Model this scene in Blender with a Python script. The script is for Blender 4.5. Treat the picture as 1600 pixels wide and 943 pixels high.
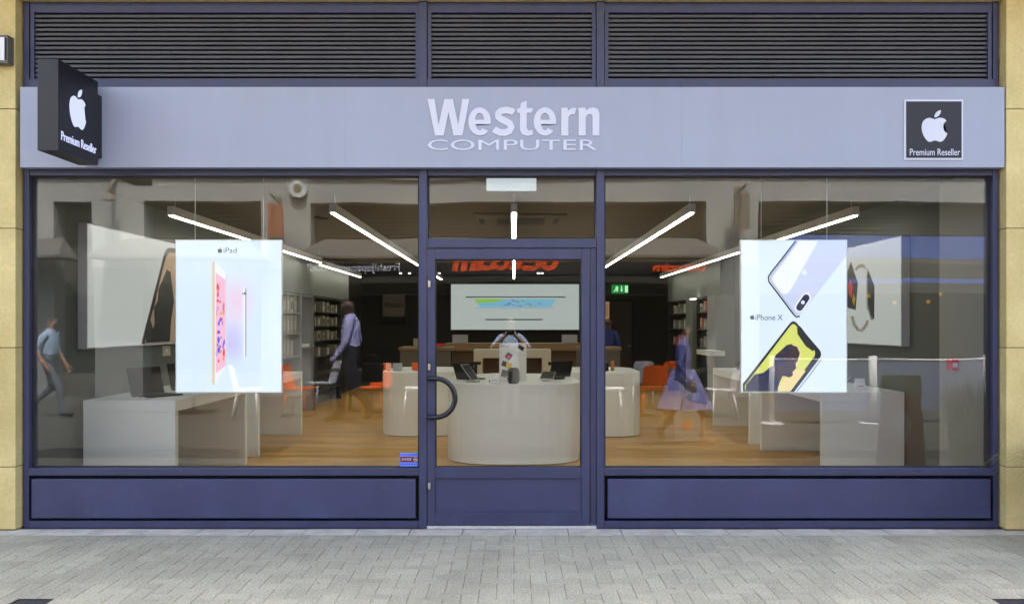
import bpy, bmesh, math, random
from mathutils import Vector, Matrix
random.seed(7)
R = math.radians
scene = bpy.context.scene
for o in list(bpy.data.objects):
    bpy.data.objects.remove(o)

# ------------------------------------------------------------------ camera, world, sun, exposure
F, VX, HY, CH, D0 = 1370.0, 803.0, 506.0, 1.55, 6.65     # focal length in photo pixels, vanishing point, eye height, distance to the shopfront
cam_d = bpy.data.cameras.new('camera')
cam_d.sensor_width = 36.0
cam_d.lens = 36.0 * F / 1600.0
cam_d.shift_x = (800.0 - VX) / 1600.0
cam_d.shift_y = (HY - 471.5) / 1600.0
cam_d.clip_start, cam_d.clip_end = 0.05, 400.0
cam = bpy.data.objects.new('camera', cam_d)
scene.collection.objects.link(cam)
cam.location = (0.0, -D0, CH)
cam.rotation_euler = (R(90), 0, 0)
scene.camera = cam

SUN_ELEV, SUN_AZ = R(61), R(14)
world = bpy.data.worlds.new('World')
scene.world = world
world.use_nodes = True
wn = world.node_tree
bgn = wn.nodes['Background']
sky = wn.nodes.new('ShaderNodeTexSky')
sky.sky_type = 'NISHITA'
sky.sun_disc = False
sky.sun_elevation = SUN_ELEV
sky.sun_rotation = SUN_AZ
sky.air_density, sky.dust_density, sky.ozone_density = 0.9, 5.5, 0.9
wn.links.new(sky.outputs[0], bgn.inputs[0])
bgn.inputs[1].default_value = 0.12
sun_d = bpy.data.lights.new('sun', 'SUN')
sun_d.energy = 2.0
sun_d.angle = R(0.6)
sun_d.color = (1.0, 0.96, 0.90)
sun = bpy.data.objects.new('sun', sun_d)
scene.collection.objects.link(sun)
sun.location = (0, 30, 30)
sun.rotation_euler = (-(math.pi / 2 - SUN_ELEV), 0, -SUN_AZ)

EXPO = 3.1
vs = scene.view_settings
vs.view_transform = 'Standard'
vs.look = 'None'
vs.exposure = EXPO
vs.gamma = 1.0
vs.use_curve_mapping = False
cy = scene.cycles
cy.use_denoising = True
cy.max_bounces = 10
cy.diffuse_bounces = 5
cy.glossy_bounces = 5
cy.transparent_max_bounces = 24
cy.sample_clamp_indirect = 6.0
cy.caustics_reflective = False
cy.caustics_refractive = False

# ------------------------------------------------------------------ materials
def lin(c):
    return tuple((v / 12.92 if v <= .04045 else ((v + .055) / 1.055) ** 2.4) for v in (x / 255.0 for x in c))

def mat(name, col, rough=0.6, metal=0.0, var=0.0, vscale=6.0, bump=0.0, bscale=60.0, spec=0.5, col2=None, stretch=None, rvar=0.0):
    m = bpy.data.materials.new(name)
    m.use_nodes = True
    nt = m.node_tree
    b = nt.nodes['Principled BSDF']
    b.inputs['Base Color'].default_value = (*col, 1)
    b.inputs['Roughness'].default_value = rough
    b.inputs['Metallic'].default_value = metal
    b.inputs['Specular IOR Level'].default_value = spec
    geo = nt.nodes.new('ShaderNodeNewGeometry')
    mp = nt.nodes.new('ShaderNodeMapping')
    nt.links.new(geo.outputs['Position'], mp.inputs[0])
    if stretch:
        mp.inputs['Scale'].default_value = stretch
    if var > 0:
        n = nt.nodes.new('ShaderNodeTexNoise')
        n.inputs['Scale'].default_value = vscale
        n.inputs['Detail'].default_value = 6
        n.inputs['Roughness'].default_value = 0.65
        nt.links.new(mp.outputs[0], n.inputs['Vector'])
        rp = nt.nodes.new('ShaderNodeValToRGB')
        c2 = col2 or tuple(v * (1 - var) for v in col)
        rp.color_ramp.elements[0].position = 0.3
        rp.color_ramp.elements[1].position = 0.7
        rp.color_ramp.elements[0].color = (*c2, 1)
        rp.color_ramp.elements[1].color = (*[min(1, v * (1 + var * .35)) for v in col], 1)
        nt.links.new(n.outputs['Fac'], rp.inputs[0])
        nt.links.new(rp.outputs[0], b.inputs['Base Color'])
        if rvar > 0:
            mr = nt.nodes.new('ShaderNodeMapRange')
            mr.inputs[3].default_value = max(0, rough - rvar)
            mr.inputs[4].default_value = min(1, rough + rvar)
            nt.links.new(n.outputs['Fac'], mr.inputs[0])
            nt.links.new(mr.outputs[0], b.inputs['Roughness'])
    if bump > 0:
        n2 = nt.nodes.new('ShaderNodeTexNoise')
        n2.inputs['Scale'].default_value = bscale
        n2.inputs['Detail'].default_value = 5
        nt.links.new(mp.outputs[0], n2.inputs['Vector'])
        bp = nt.nodes.new('ShaderNodeBump')
        bp.inputs['Strength'].default_value = bump
        bp.inputs['Distance'].default_value = 0.01
        nt.links.new(n2.outputs['Fac'], bp.inputs['Height'])
        nt.links.new(bp.outputs[0], b.inputs['Normal'])
    return m

def emit(name, srgb, k=1.0, gloss=False):
    """a backlit surface that shows about this colour at the scene's exposure"""
    m = bpy.data.materials.new(name)
    m.use_nodes = True
    b = m.node_tree.nodes['Principled BSDF']
    c = lin(srgb)
    b.inputs['Base Color'].default_value = (*[v * .25 for v in c], 1)
    b.inputs['Roughness'].default_value = 0.4
    b.inputs['Emission Color'].default_value = (*c, 1)
    b.inputs['Emission Strength'].default_value = k / (2 ** EXPO)
    return m

M = {}
M['frame'] = mat('frame_paint', (0.039, 0.045, 0.104), 0.45, 0, .24, 2.2, .05, 160, rvar=.12, stretch=(2.5, 2.5, .5))
M['frame_dark'] = mat('gasket_black', (0.012, 0.012, 0.016), 0.6)
M['riser'] = mat('riser_paint', (0.048, 0.055, 0.128), 0.40, 0, .26, 1.6, .04, 120, rvar=.14, stretch=(1, 1, .6))
M['louvre'] = mat('louvre_paint', (0.078, 0.078, 0.090), 0.55, 0, .2, 3.0)
M['fascia'] = mat('fascia_paint', (0.32, 0.35, 0.44), 0.38, 0, .06, 1.1, .02, 8, rvar=.08, stretch=(2.2, 1, .22))
M['white_letter'] = mat('letter_acrylic', (0.62, 0.64, 0.73), 0.45)
M['stone'] = mat('sandstone', (0.66, 0.54, 0.255), 0.9, 0, .25, 2.0, .4, 110, .2, col2=(0.55, 0.435, 0.185))
def vary(m, lo, hi):
    nt = m.node_tree
    b = nt.nodes['Principled BSDF']
    src = b.inputs['Base Color'].links[0].from_socket
    oi = nt.nodes.new('ShaderNodeObjectInfo')
    mr = nt.nodes.new('ShaderNodeMapRange')
    mr.inputs[3].default_value = lo; mr.inputs[4].default_value = hi
    nt.links.new(oi.outputs['Random'], mr.inputs[0])
    geo = nt.nodes.new('ShaderNodeNewGeometry')
    n = nt.nodes.new('ShaderNodeTexNoise')
    n.inputs['Scale'].default_value = 38; n.inputs['Detail'].default_value = 7
    nt.links.new(geo.outputs['Position'], n.inputs['Vector'])
    m2 = nt.nodes.new('ShaderNodeMapRange')
    m2.inputs[1].default_value = .3; m2.inputs[2].default_value = .7
    m2.inputs[3].default_value = .93; m2.inputs[4].default_value = 1.05
    nt.links.new(n.outputs['Fac'], m2.inputs[0])
    cur = src
    for o_ in (mr.outputs[0], m2.outputs[0]):
        mx = nt.nodes.new('ShaderNodeMixRGB'); mx.blend_type = 'MULTIPLY'; mx.inputs[0].default_value = 1
        nt.links.new(cur, mx.inputs[1]); nt.links.new(o_, mx.inputs[2])
        cur = mx.outputs[0]
    nt.links.new(cur, b.inputs['Base Color'])
def scuff(m, sx, amount, thr):
    nt = m.node_tree
    b = nt.nodes['Principled BSDF']
    src = b.inputs['Base Color'].links[0].from_socket
    geo = nt.nodes.new('ShaderNodeNewGeometry')
    mp = nt.nodes.new('ShaderNodeMapping'); mp.inputs['Scale'].default_value = sx
    nt.links.new(geo.outputs['Position'], mp.inputs[0])
    n = nt.nodes.new('ShaderNodeTexNoise')
    n.inputs['Scale'].default_value = 9; n.inputs['Detail'].default_value = 8; n.inputs['Roughness'].default_value = .7
    nt.links.new(mp.outputs[0], n.inputs['Vector'])
    mr = nt.nodes.new('ShaderNodeMapRange')
    mr.inputs[1].default_value = thr; mr.inputs[2].default_value = thr + .12
    mr.inputs[3].default_value = 0; mr.inputs[4].default_value = amount
    nt.links.new(n.outputs['Fac'], mr.inputs[0])
    mx = nt.nodes.new('ShaderNodeMixRGB')
    nt.links.new(mr.outputs[0], mx.inputs[0]); nt.links.new(src, mx.inputs[1])
    mx.inputs[2].default_value = (.16, .16, .18, 1)
    nt.links.new(mx.outputs[0], b.inputs['Base Color'])
scuff(M['riser'], (1.2, 1, 2.6), .30, .60)
scuff(M['frame'], (1.4, 1, 1.4), .22, .62)
vary(M['stone'], .94, 1.05)
M['mortar'] = mat('mortar', (0.22, 0.17, 0.09), 0.95)
M['slab'] = mat('kerb_slab', (0.52, 0.48, 0.40), 0.9, 0, .3, 7, .3, 120)
M['black_sign'] = mat('sign_black', (0.007, 0.007, 0.011), 0.45, 0, .2, 3)
M['sign_slate'] = mat('sign_slate', (0.012, 0.013, 0.02), 0.55)
M['steel'] = mat('steel', (0.6, 0.6, 0.6), 0.3, 1)
M['handle'] = mat('handle_black', (0.008, 0.008, 0.014), 0.25, 0.0)
M['threshold'] = mat('threshold_aluminium', (0.7, 0.7, 0.72), 0.35, .6, .2, 30)
M['iwall'] = mat('interior_wall', (0.145, 0.165, 0.155), 0.85, 0, .08, 1.5)
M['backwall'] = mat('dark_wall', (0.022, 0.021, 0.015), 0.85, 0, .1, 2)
M['nib'] = mat('nib_daylit', (0.46, 0.50, 0.50), .8)  # lighter than the other walls: daylight by the window put into the colour
M['ceiling'] = mat('ceiling_paint', (0.165, 0.145, 0.10), 0.9, 0, .05, 2)
M['laminate'] = mat('white_laminate', (0.86, 0.92, 0.94), 0.4, 0, .04, 2)
M['cream'] = mat('cream_laminate', (0.60, 0.57, 0.47), 0.4, 0, .05, 2)
M['oak'] = mat('oak_veneer', (0.30, 0.205, 0.11), 0.5, 0, .25, 4, stretch=(1, 1, 6))
M['oakdark'] = mat('dark_oak', (0.12, 0.085, 0.05), 0.55, 0, .25, 4, stretch=(1, 1, 6))
M['taupe'] = mat('taupe_counter', (0.13, 0.12, 0.095), 0.6)
M['black'] = mat('black_plastic', (0.006, 0.006, 0.007), 0.5, spec=.3)
M['gunmetal'] = mat('gunmetal', (0.018, 0.018, 0.022), 0.4, .2)
M['silver'] = mat('silver', (0.55, 0.55, 0.57), 0.3, .8)
M['whitep'] = mat('white_plastic', (0.78, 0.78, 0.78), 0.4)
M['orangep'] = mat('orange_plastic', (0.80, 0.13, 0.015), 0.4)
M['greyp'] = mat('grey_plastic', (0.45, 0.46, 0.5), 0.45)
M['red'] = mat('red_plastic', (0.8, 0.015, 0.015), 0.35)
M['box_print'] = mat('package_card', (0.36, 0.335, 0.265), 0.6)
M['shelf_light'] = mat('shelf_grey', (0.24, 0.25, 0.235), 0.6)
M['shelf_dark'] = mat('shelf_dark', (0.03, 0.028, 0.022), 0.7)
M['render_white'] = mat('white_render', (0.46, 0.46, 0.43), 0.9, 0, .1, 1.2)
M['opp_dark'] = mat('dark_cladding', (0.10, 0.095, 0.075), 0.7, 0, .2, 2)
M['opp_stone'] = mat('grey_stone', (0.26, 0.27, 0.27), .8, 0, .2, 2)
M['opp_slat'] = mat('bronze_slat', (0.22, 0.2, 0.15), 0.6)
M['canopy'] = mat('canopy_grey', (0.15, 0.145, 0.13), 0.8, 0, .1, 2)
M['opp_glass'] = mat('dark_glazing', (0.012, 0.013, 0.014), 0.08)
M['blue_fascia'] = mat('blue_fascia', (0.10, 0.17, 0.52), 0.5)
M['orange_letter'] = mat('orange_letter', (0.9, 0.09, 0.01), 0.4)
M['barrier'] = mat('barrier_canvas', (0.16, 0.19, 0.30), 0.85)
M['terracotta'] = mat('terracotta', (0.5, 0.2, 0.11), 0.85, 0, .2, 8)
M['olive'] = mat('olive_board', (0.25, 0.24, 0.14), 0.8)
M['leaf'] = mat('leaf', (0.10, 0.13, 0.035), 0.6, 0, .5, 14)
M['leafy'] = mat('grass_leaf', (0.30, 0.30, 0.07), 0.6, 0, .5, 14)
M['iron'] = mat('cast_iron', (0.028, 0.025, 0.03), 0.85, 0.0, .3, 20, .5, 90)
M['yellow'] = mat('yellow_ribbon', (0.7, 0.5, 0.03), 0.6)
M['skin'] = mat('skin', (0.45, 0.24, 0.16), 0.55)
M['skin_dark'] = mat('skin_brown', (0.085, 0.045, 0.03), 0.5)
M['denim'] = mat('denim', (0.10, 0.12, 0.17), 0.85)
M['stone_cloth'] = mat('stone_cloth', (0.30, 0.29, 0.26), 0.9)
M['navy'] = mat('navy_cloth', (0.012, 0.014, 0.03), 0.85)
M['tee'] = mat('pale_blue_cotton', (0.42, 0.58, 0.80), 0.85, 0, .25, 22)
M['lilac'] = mat('lilac_shirt', (0.14, 0.15, 0.46), 0.8, 0, .3, 18)
M['skirt'] = mat('blue_skirt', (0.16, 0.17, 0.50), 0.8, 0, .6, 9, col2=(.38, .38, .55))
M['hair'] = mat('hair', (0.02, 0.014, 0.01), 0.6)
M['shoe'] = mat('shoe', (0.03, 0.02, 0.015), 0.5)
M['sandal'] = mat('tan_sandal', (0.42, 0.17, 0.08), 0.6)
M['carrier'] = mat('carrier_bag', (0.34, 0.33, 0.31), 0.5)

E = {}
E['tube'] = emit('light_strip', (255, 247, 228), 22.0)
E['poster'] = emit('poster_white', (224, 238, 255), .97)
E['pale'] = emit('print_pale', (238, 241, 250), 1.0)
E['silverp'] = emit('print_silver', (202, 210, 240), 1.0)
E['gold'] = emit('print_gold', (228, 200, 176), 1.0)
E['pink'] = emit('print_pink', (245, 190, 214), 1.0)
E['pred'] = emit('print_red', (225, 60, 70), 1.0)
E['pblue'] = emit('print_blue', (70, 90, 225), 1.0)
E['porange'] = emit('print_orange', (240, 160, 90), 1.0)
E['pgrey'] = emit('print_grey', (150, 158, 178), 1.0)
E['pink_ink'] = emit('print_ink', (52, 56, 70), 1.0)
E['navy_ink'] = emit('print_navy', (22, 30, 74), 1.0)
E['black_ink'] = emit('print_black_ink', (24, 26, 34), 1.0)
E['pviolet'] = emit('print_violet', (190, 170, 235), 1.0)
E['lime'] = emit('print_lime', (214, 220, 110), 1.0)
E['peach'] = emit('print_peach', (236, 214, 150), 1.0)
E['brown_ink'] = emit('print_brown', (62, 42, 50), .9)
E['back_white'] = emit('lightbox_face', (168, 177, 173), 1.0)
E['bx_sky'] = emit('lightbox_sky', (120, 180, 205), .9)
E['bx_green'] = emit('lightbox_green', (140, 190, 70), .9)
E['bx_violet'] = emit('lightbox_violet', (120, 70, 170), .9)
E['bx_ink'] = emit('lightbox_ink', (52, 60, 60), .9)
E['sign_white'] = emit('sign_lit_white', (206, 214, 252), 1.0)
E['exit'] = emit('exit_green', (18, 125, 48), 1.0)
E['exit_white'] = emit('exit_white', (190, 240, 200), 1.0)
E['wall_box'] = emit('wall_lightbox_face', (164, 168, 165), 1.0)
E['spot'] = emit('spot_lamp', (255, 250, 235), 8.0)
E['amber'] = emit('amber_lamp', (255, 190, 70), 2.5)
E['beige_panel'] = emit('lit_beige_panel', (150, 110, 80), 1.0)
E['white_panel'] = emit('lit_white_panel', (190, 202, 208), 1.0)

def poster_material():
    m = emit('poster_glow', (224, 238, 255), .97)
    nt = m.node_tree
    b = nt.nodes['Principled BSDF']
    tc = nt.nodes.new('ShaderNodeTexCoord')
    cur = None
    base = (*lin((220, 236, 255)), 1)
    for (cx, cz, r, col) in ((0.07, 0.72, 0.30, (247, 205, 232)), (0.03, 0.40, 0.24, (200, 186, 246))):
        d = nt.nodes.new('ShaderNodeVectorMath'); d.operation = 'DISTANCE'
        sc = nt.nodes.new('ShaderNodeMapping')
        sc.inputs['Scale'].default_value = (1.6, 0, 1)
        nt.links.new(tc.outputs['Object'], sc.inputs[0])
        d.inputs[1].default_value = (cx * 1.6, 0, cz)
        nt.links.new(sc.outputs[0], d.inputs[0])
        mr = nt.nodes.new('ShaderNodeMapRange')
        mr.interpolation_type = 'SMOOTHSTEP'
        mr.inputs[1].default_value = 0; mr.inputs[2].default_value = r
        mr.inputs[3].default_value = 0.9; mr.inputs[4].default_value = 0
        nt.links.new(d.outputs['Value'], mr.inputs[0])
        mx = nt.nodes.new('ShaderNodeMixRGB')
        nt.links.new(mr.outputs[0], mx.inputs[0])
        if cur is None:
            mx.inputs[1].default_value = base
        else:
            nt.links.new(cur, mx.inputs[1])
        mx.inputs[2].default_value = (*lin(col), 1)
        cur = mx.outputs[0]
    nt.links.new(cur, b.inputs['Emission Color'])
    return m
E['poster_glow'] = poster_material()

def glass_material():
    m = bpy.data.materials.new('clear_glazing')
    m.use_nodes = True
    nt = m.node_tree
    nt.nodes.remove(nt.nodes['Principled BSDF'])
    out = nt.nodes['Material Output']
    tr = nt.nodes.new('ShaderNodeBsdfTransparent')
    tr.inputs[0].default_value = (0.98, 0.992, 0.988, 1)
    gl = nt.nodes.new('ShaderNodeBsdfGlossy')
    gl.inputs['Roughness'].default_value = 0.0
    gl.inputs['Color'].default_value = (0.97, 0.98, 1, 1)
    fr = nt.nodes.new('ShaderNodeFresnel')
    fr.inputs['IOR'].default_value = 1.52
    k = nt.nodes.new('ShaderNodeMath'); k.operation = 'MULTIPLY'; k.use_clamp = True
    k.inputs[1].default_value = GLASS_K
    nt.links.new(fr.outputs[0], k.inputs[0])
    geo = nt.nodes.new('ShaderNodeNewGeometry')
    n = nt.nodes.new('ShaderNodeTexNoise')
    n.inputs['Scale'].default_value = 0.9
    n.inputs['Detail'].default_value = 1
    nt.links.new(geo.outputs['Position'], n.inputs['Vector'])
    bp = nt.nodes.new('ShaderNodeBump')
    bp.inputs['Strength'].default_value = 0.12
    bp.inputs['Distance'].default_value = 0.02
    nt.links.new(n.outputs['Fac'], bp.inputs['Height'])
    nt.links.new(bp.outputs[0], gl.inputs['Normal'])
    mx = nt.nodes.new('ShaderNodeMixShader')
    nt.links.new(k.outputs[0], mx.inputs[0])
    nt.links.new(tr.outputs[0], mx.inputs[1])
    nt.links.new(gl.outputs[0], mx.inputs[2])
    nt.links.new(mx.outputs[0], out.inputs['Surface'])
    return m
GLASS_K = 0.78
M['glass'] = glass_material()

def paver_material(name, joints):
    PAVE = (.11, .107, .095) if joints else (.45, .42, .315)
    m = mat(name, PAVE, 0.92, 0, .28, 1.7, .5, 240, .2, col2=tuple(v * .80 for v in PAVE))
    nt = m.node_tree
    b = nt.nodes['Principled BSDF']
    src = b.inputs['Base Color'].links[0].from_socket
    geo = nt.nodes.new('ShaderNodeNewGeometry')
    sp = nt.nodes.new('ShaderNodeTexNoise')
    sp.inputs['Scale'].default_value = 85
    sp.inputs['Detail'].default_value = 3
    nt.links.new(geo.outputs['Position'], sp.inputs['Vector'])
    rp = nt.nodes.new('ShaderNodeValToRGB')
    rp.color_ramp.elements[0].position = .33
    rp.color_ramp.elements[1].position = .68
    rp.color_ramp.elements[0].color = (.66, .66, .64, 1)
    rp.color_ramp.elements[1].color = (1.2, 1.2, 1.2, 1)
    nt.links.new(sp.outputs['Fac'], rp.inputs[0])
    mx = nt.nodes.new('ShaderNodeMixRGB'); mx.blend_type = 'MULTIPLY'; mx.inputs[0].default_value = 1
    nt.links.new(src, mx.inputs[1]); nt.links.new(rp.outputs[0], mx.inputs[2])
    cur = mx.outputs[0]
    for sc_, lo_, hi_, dk in ((3.1, .012, .02, .55), (2.3, .010, .017, 1.5)):      # trodden gum and pale splashes
        vo = nt.nodes.new('ShaderNodeTexVoronoi')
        vo.inputs['Scale'].default_value = sc_
        nt.links.new(geo.outputs['Position'], vo.inputs['Vector'])
        g_ = nt.nodes.new('ShaderNodeMapRange')
        g_.inputs[1].default_value = lo_ * sc_; g_.inputs[2].default_value = hi_ * sc_
        g_.inputs[3].default_value = dk; g_.inputs[4].default_value = 1
        nt.links.new(vo.outputs['Distance'], g_.inputs[0])
        mg = nt.nodes.new('ShaderNodeMixRGB'); mg.blend_type = 'MULTIPLY'; mg.inputs[0].default_value = .7
        nt.links.new(cur, mg.inputs[1]); nt.links.new(g_.outputs[0], mg.inputs[2])
        cur = mg.outputs[0]
    ln = nt.nodes.new('ShaderNodeTexNoise')
    ln.inputs['Scale'].default_value = .55
    ln.inputs['Detail'].default_value = 4
    nt.links.new(geo.outputs['Position'], ln.inputs['Vector'])
    lr = nt.nodes.new('ShaderNodeMapRange')
    lr.inputs[1].default_value = .35; lr.inputs[2].default_value = .65
    lr.inputs[3].default_value = .86; lr.inputs[4].default_value = 1.06
    nt.links.new(ln.outputs['Fac'], lr.inputs[0])
    ml = nt.nodes.new('ShaderNodeMixRGB'); ml.blend_type = 'MULTIPLY'; ml.inputs[0].default_value = 1
    nt.links.new(cur, ml.inputs[1]); nt.links.new(lr.outputs[0], ml.inputs[2])
    cur = ml.outputs[0]
    at = nt.nodes.new('ShaderNodeAttribute'); at.attribute_name = 'tone'
    tn = nt.nodes.new('ShaderNodeMapRange')
    tn.inputs[3].default_value = .92; tn.inputs[4].default_value = 1.06
    nt.links.new(at.outputs['Fac'], tn.inputs[0])
    m2 = nt.nodes.new('ShaderNodeMixRGB'); m2.blend_type = 'MULTIPLY'; m2.inputs[0].default_value = 1 if not joints else 0
    nt.links.new(cur, m2.inputs[1]); nt.links.new(tn.outputs[0], m2.inputs[2])
    cur = m2.outputs[0]
    if joints:
        br = nt.nodes.new('ShaderNodeTexBrick')
        br.inputs['Scale'].default_value = 1.0
        br.inputs['Brick Width'].default_value = .2
        br.inputs['Row Height'].default_value = .1
        br.inputs['Mortar Size'].default_value = .004
        br.inputs['Color1'].default_value = (1, 1, 1, 1)
        br.inputs['Color2'].default_value = (.88, .88, .88, 1)
        br.inputs['Mortar'].default_value = (.5, .5, .42, 1)
        nt.links.new(geo.outputs['Position'], br.inputs['Vector'])
        m3 = nt.nodes.new('ShaderNodeMixRGB'); m3.blend_type = 'MULTIPLY'; m3.inputs[0].default_value = 1
        nt.links.new(cur, m3.inputs[1]); nt.links.new(br.outputs['Color'], m3.inputs[2])
        cur = m3.outputs[0]
    nt.links.new(cur, b.inputs['Base Color'])
    return m
M['paver'] = paver_material('grey_paver', False)
M['street'] = paver_material('street_paving', True)
M['joint'] = mat('joint_sand', (0.25, 0.24, 0.175), 0.95, 0, .5, 1.0, .3, 150, .1, col2=(0.10, 0.10, 0.045))

def wood_floor_material():
    m = mat('oak_floor', (0.70, 0.38, 0.045), 0.38, 0, .35, 3.0, .04, 80, stretch=(0.35, 3.5, 1), col2=(.50, .25, .027), rvar=.08)
    nt = m.node_tree
    b = nt.nodes['Principled BSDF']
    src = b.inputs['Base Color'].links[0].from_socket
    oi = nt.nodes.new('ShaderNodeObjectInfo')
    mr = nt.nodes.new('ShaderNodeMapRange')
    mr.inputs[3].default_value = .82; mr.inputs[4].default_value = 1.12
    nt.links.new(oi.outputs['Random'], mr.inputs[0])
    mx = nt.nodes.new('ShaderNodeMixRGB'); mx.blend_type = 'MULTIPLY'; mx.inputs[0].default_value = 1
    nt.links.new(src, mx.inputs[1]); nt.links.new(mr.outputs[0], mx.inputs[2])
    nt.links.new(mx.outputs[0], b.inputs['Base Color'])
    return m
M['floor'] = wood_floor_material()

def stripe_material():
    m = mat('striped_shirt', (0.30, 0.31, 0.62), 0.85)
    nt = m.node_tree
    b = nt.nodes['Principled BSDF']
    tc = nt.nodes.new('ShaderNodeTexCoord')
    w = nt.nodes.new('ShaderNodeTexWave')
    w.inputs['Scale'].default_value = 11
    w.inputs['Distortion'].default_value = 2.5
    nt.links.new(tc.outputs['Object'], w.inputs['Vector'])
    rp = nt.nodes.new('ShaderNodeValToRGB')
    rp.color_ramp.elements[0].color = (.28, .29, .70, 1)
    rp.color_ramp.elements[1].color = (.62, .62, .92, 1)
    nt.links.new(w.outputs['Fac'], rp.inputs[0])
    nt.links.new(rp.outputs[0], b.inputs['Base Color'])
    return m
M['stripe'] = stripe_material()

# ------------------------------------------------------------------ helpers
W = {}          # world origin of each object

def X(px, d=D0): return (px - VX) * d / F
def Z(py, d=D0): return CH - (py - HY) * d / F
def FD(py): return CH * F / (py - HY)            # distance of a floor point from its photo row

def tag(o, label=None, cat=None, group=None, kind=None):
    if label: o['label'] = label
    if cat: o['category'] = cat
    if group: o['group'] = group
    if kind: o['kind'] = kind
    return o

def empty(name, loc, label=None, cat=None, group=None, rz=0):
    o = bpy.data.objects.new(name, None)
    scene.collection.objects.link(o)
    o.empty_display_size = .1
    o.location = loc
    o.rotation_euler = (0, 0, rz)
    W[o] = Vector(loc)
    return tag(o, label, cat, group)

def mk(name, bm, m, parent=None, smooth=False, keep=False):
    """link a bmesh given in world coordinates; a child's mesh is stored relative to its parent"""
    me = bpy.data.meshes.new(name)
    if parent is not None:
        off = W[parent]
    elif keep:
        off = Vector((0, 0, 0))
    else:
        vs_ = [v.co for v in bm.verts]
        lo = Vector([min(v[i] for v in vs_) for i in range(3)]); hi = Vector([max(v[i] for v in vs_) for i in range(3)])
        off = Vector(((lo.x + hi.x) / 2, (lo.y + hi.y) / 2, lo.z))
    bmesh.ops.translate(bm, verts=bm.verts, vec=-off)
    bmesh.ops.recalc_face_normals(bm, faces=bm.faces)
    bm.to_mesh(me); bm.free()
    if smooth:
        for p in me.polygons: p.use_smooth = True
    for mm in (m if isinstance(m, (list, tuple)) else [m]):
        me.materials.append(mm)
    o = bpy.data.objects.new(name, me)
    scene.collection.objects.link(o)
    if parent is not None:
        o.parent = parent
    else:
        o.location = off
    W[o] = off.copy()
    return o

def bx(bm, x0, x1, y0, y1, z0, z1, bev=0.0):
    vs_ = [bm.verts.new((x, y, z)) for x in (x0, x1) for y in (y0, y1) for z in (z0, z1)]
    fs = [(0, 1, 3, 2), (4, 6, 7, 5), (0, 4, 5, 1), (2, 3, 7, 6), (0, 2, 6, 4), (1, 5, 7, 3)]
    faces = [bm.faces.new([vs_[i] for i in f]) for f in fs]
    if bev > 0:
        es = list({e for f in faces for e in f.edges})
        bmesh.ops.bevel(bm, geom=es, offset=bev, segments=2, affect='EDGES', profile=.7)
    return vs_

def box(name, b, m, parent=None, bev=0.0, **k):
    bm = bmesh.new(); bx(bm, *b, bev=bev)
    return mk(name, bm, m, parent, **k)

def prism(bm, pts, f0, f1):
    """pts 2D polygon; f0/f1 map (u,v)->3D for the two ends"""
    a = [bm.verts.new(f0(u, v)) for u, v in pts]
    b = [bm.verts.new(f1(u, v)) for u, v in pts]
    n = len(pts)
    bm.faces.new(a); bm.faces.new(b[::-1])
    for i in range(n):
        bm.faces.new((a[i], b[i], b[(i + 1) % n], a[(i + 1) % n]))

def tube(bm, pts, r, seg=10, cap=True):
    pts = [Vector(p) for p in pts]
    rings = []
    a = None
    for i, p in enumerate(pts):
        t = (pts[min(i + 1, len(pts) - 1)] - pts[max(i - 1, 0)]).normalized()
        if a is None:
            a = t.cross(Vector((0, 0, 1)) if abs(t.z) < .9 else Vector((1, 0, 0))).normalized()
        else:
            a = (a - t * a.dot(t)).normalized()
        b = t.cross(a)
        rr = r[i] if isinstance(r, (list, tuple)) else r
        rings.append([bm.verts.new(p + a * rr * math.cos(2 * math.pi * k / seg) + b * rr * math.sin(2 * math.pi * k / seg)) for k in range(seg)])
    for i in range(len(rings) - 1):
        for k in range(seg):
            bm.faces.new((rings[i][k], rings[i][(k + 1) % seg], rings[i + 1][(k + 1) % seg], rings[i + 1][k]))
    if cap:
        bm.faces.new(rings[0]); bm.faces.new(rings[-1][::-1])

def tubeo(name, pts, r, m, parent=None, seg=10):
    bm = bmesh.new(); tube(bm, pts, r, seg)
    return mk(name, bm, m, parent, smooth=True)

def arc_poly(pts, rad, n=5):
    """round the corners of a 2D polygon"""
    out = []
    L = len(pts)
    for i in range(L):
        p0, p1, p2 = Vector(pts[i - 1]), Vector(pts[i]), Vector(pts[(i + 1) % L])
        r = rad[i] if isinstance(rad, (list, tuple)) else rad
        a = (p0 - p1).normalized(); b = (p2 - p1).normalized()
        s, e = p1 + a * r, p1 + b * r
        for k in range(n + 1):
            t = k / n
            out.append(tuple((1 - t) ** 2 * s + 2 * t * (1 - t) * p1 + t * t * e))
    return out

def front(y): return lambda u, v: (u, y, v)          # plane facing the street
def flat_poly(name, pts, y, th, m, parent, f=None):
    bm = bmesh.new()
    if f is None:
        prism(bm, pts, front(y), front(y + th))
    else:
        prism(bm, pts, lambda u, v: f(u, v, 0), lambda u, v: f(u, v, th))
    return mk(name, bm, m, parent)

def stroke(pts, w):
    """a 2D polyline as a polygon of width w"""
    P = [Vector(p) for p in pts]
    L, Rr = [], []
    for i, p in enumerate(P):
        t = (P[min(i + 1, len(P) - 1)] - P[max(i - 1, 0)]).normalized()
        n = Vector((-t.y, t.x)) * (w / 2)
        L.append(tuple(p + n)); Rr.append(tuple(p - n))
    return L + Rr[::-1]

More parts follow.
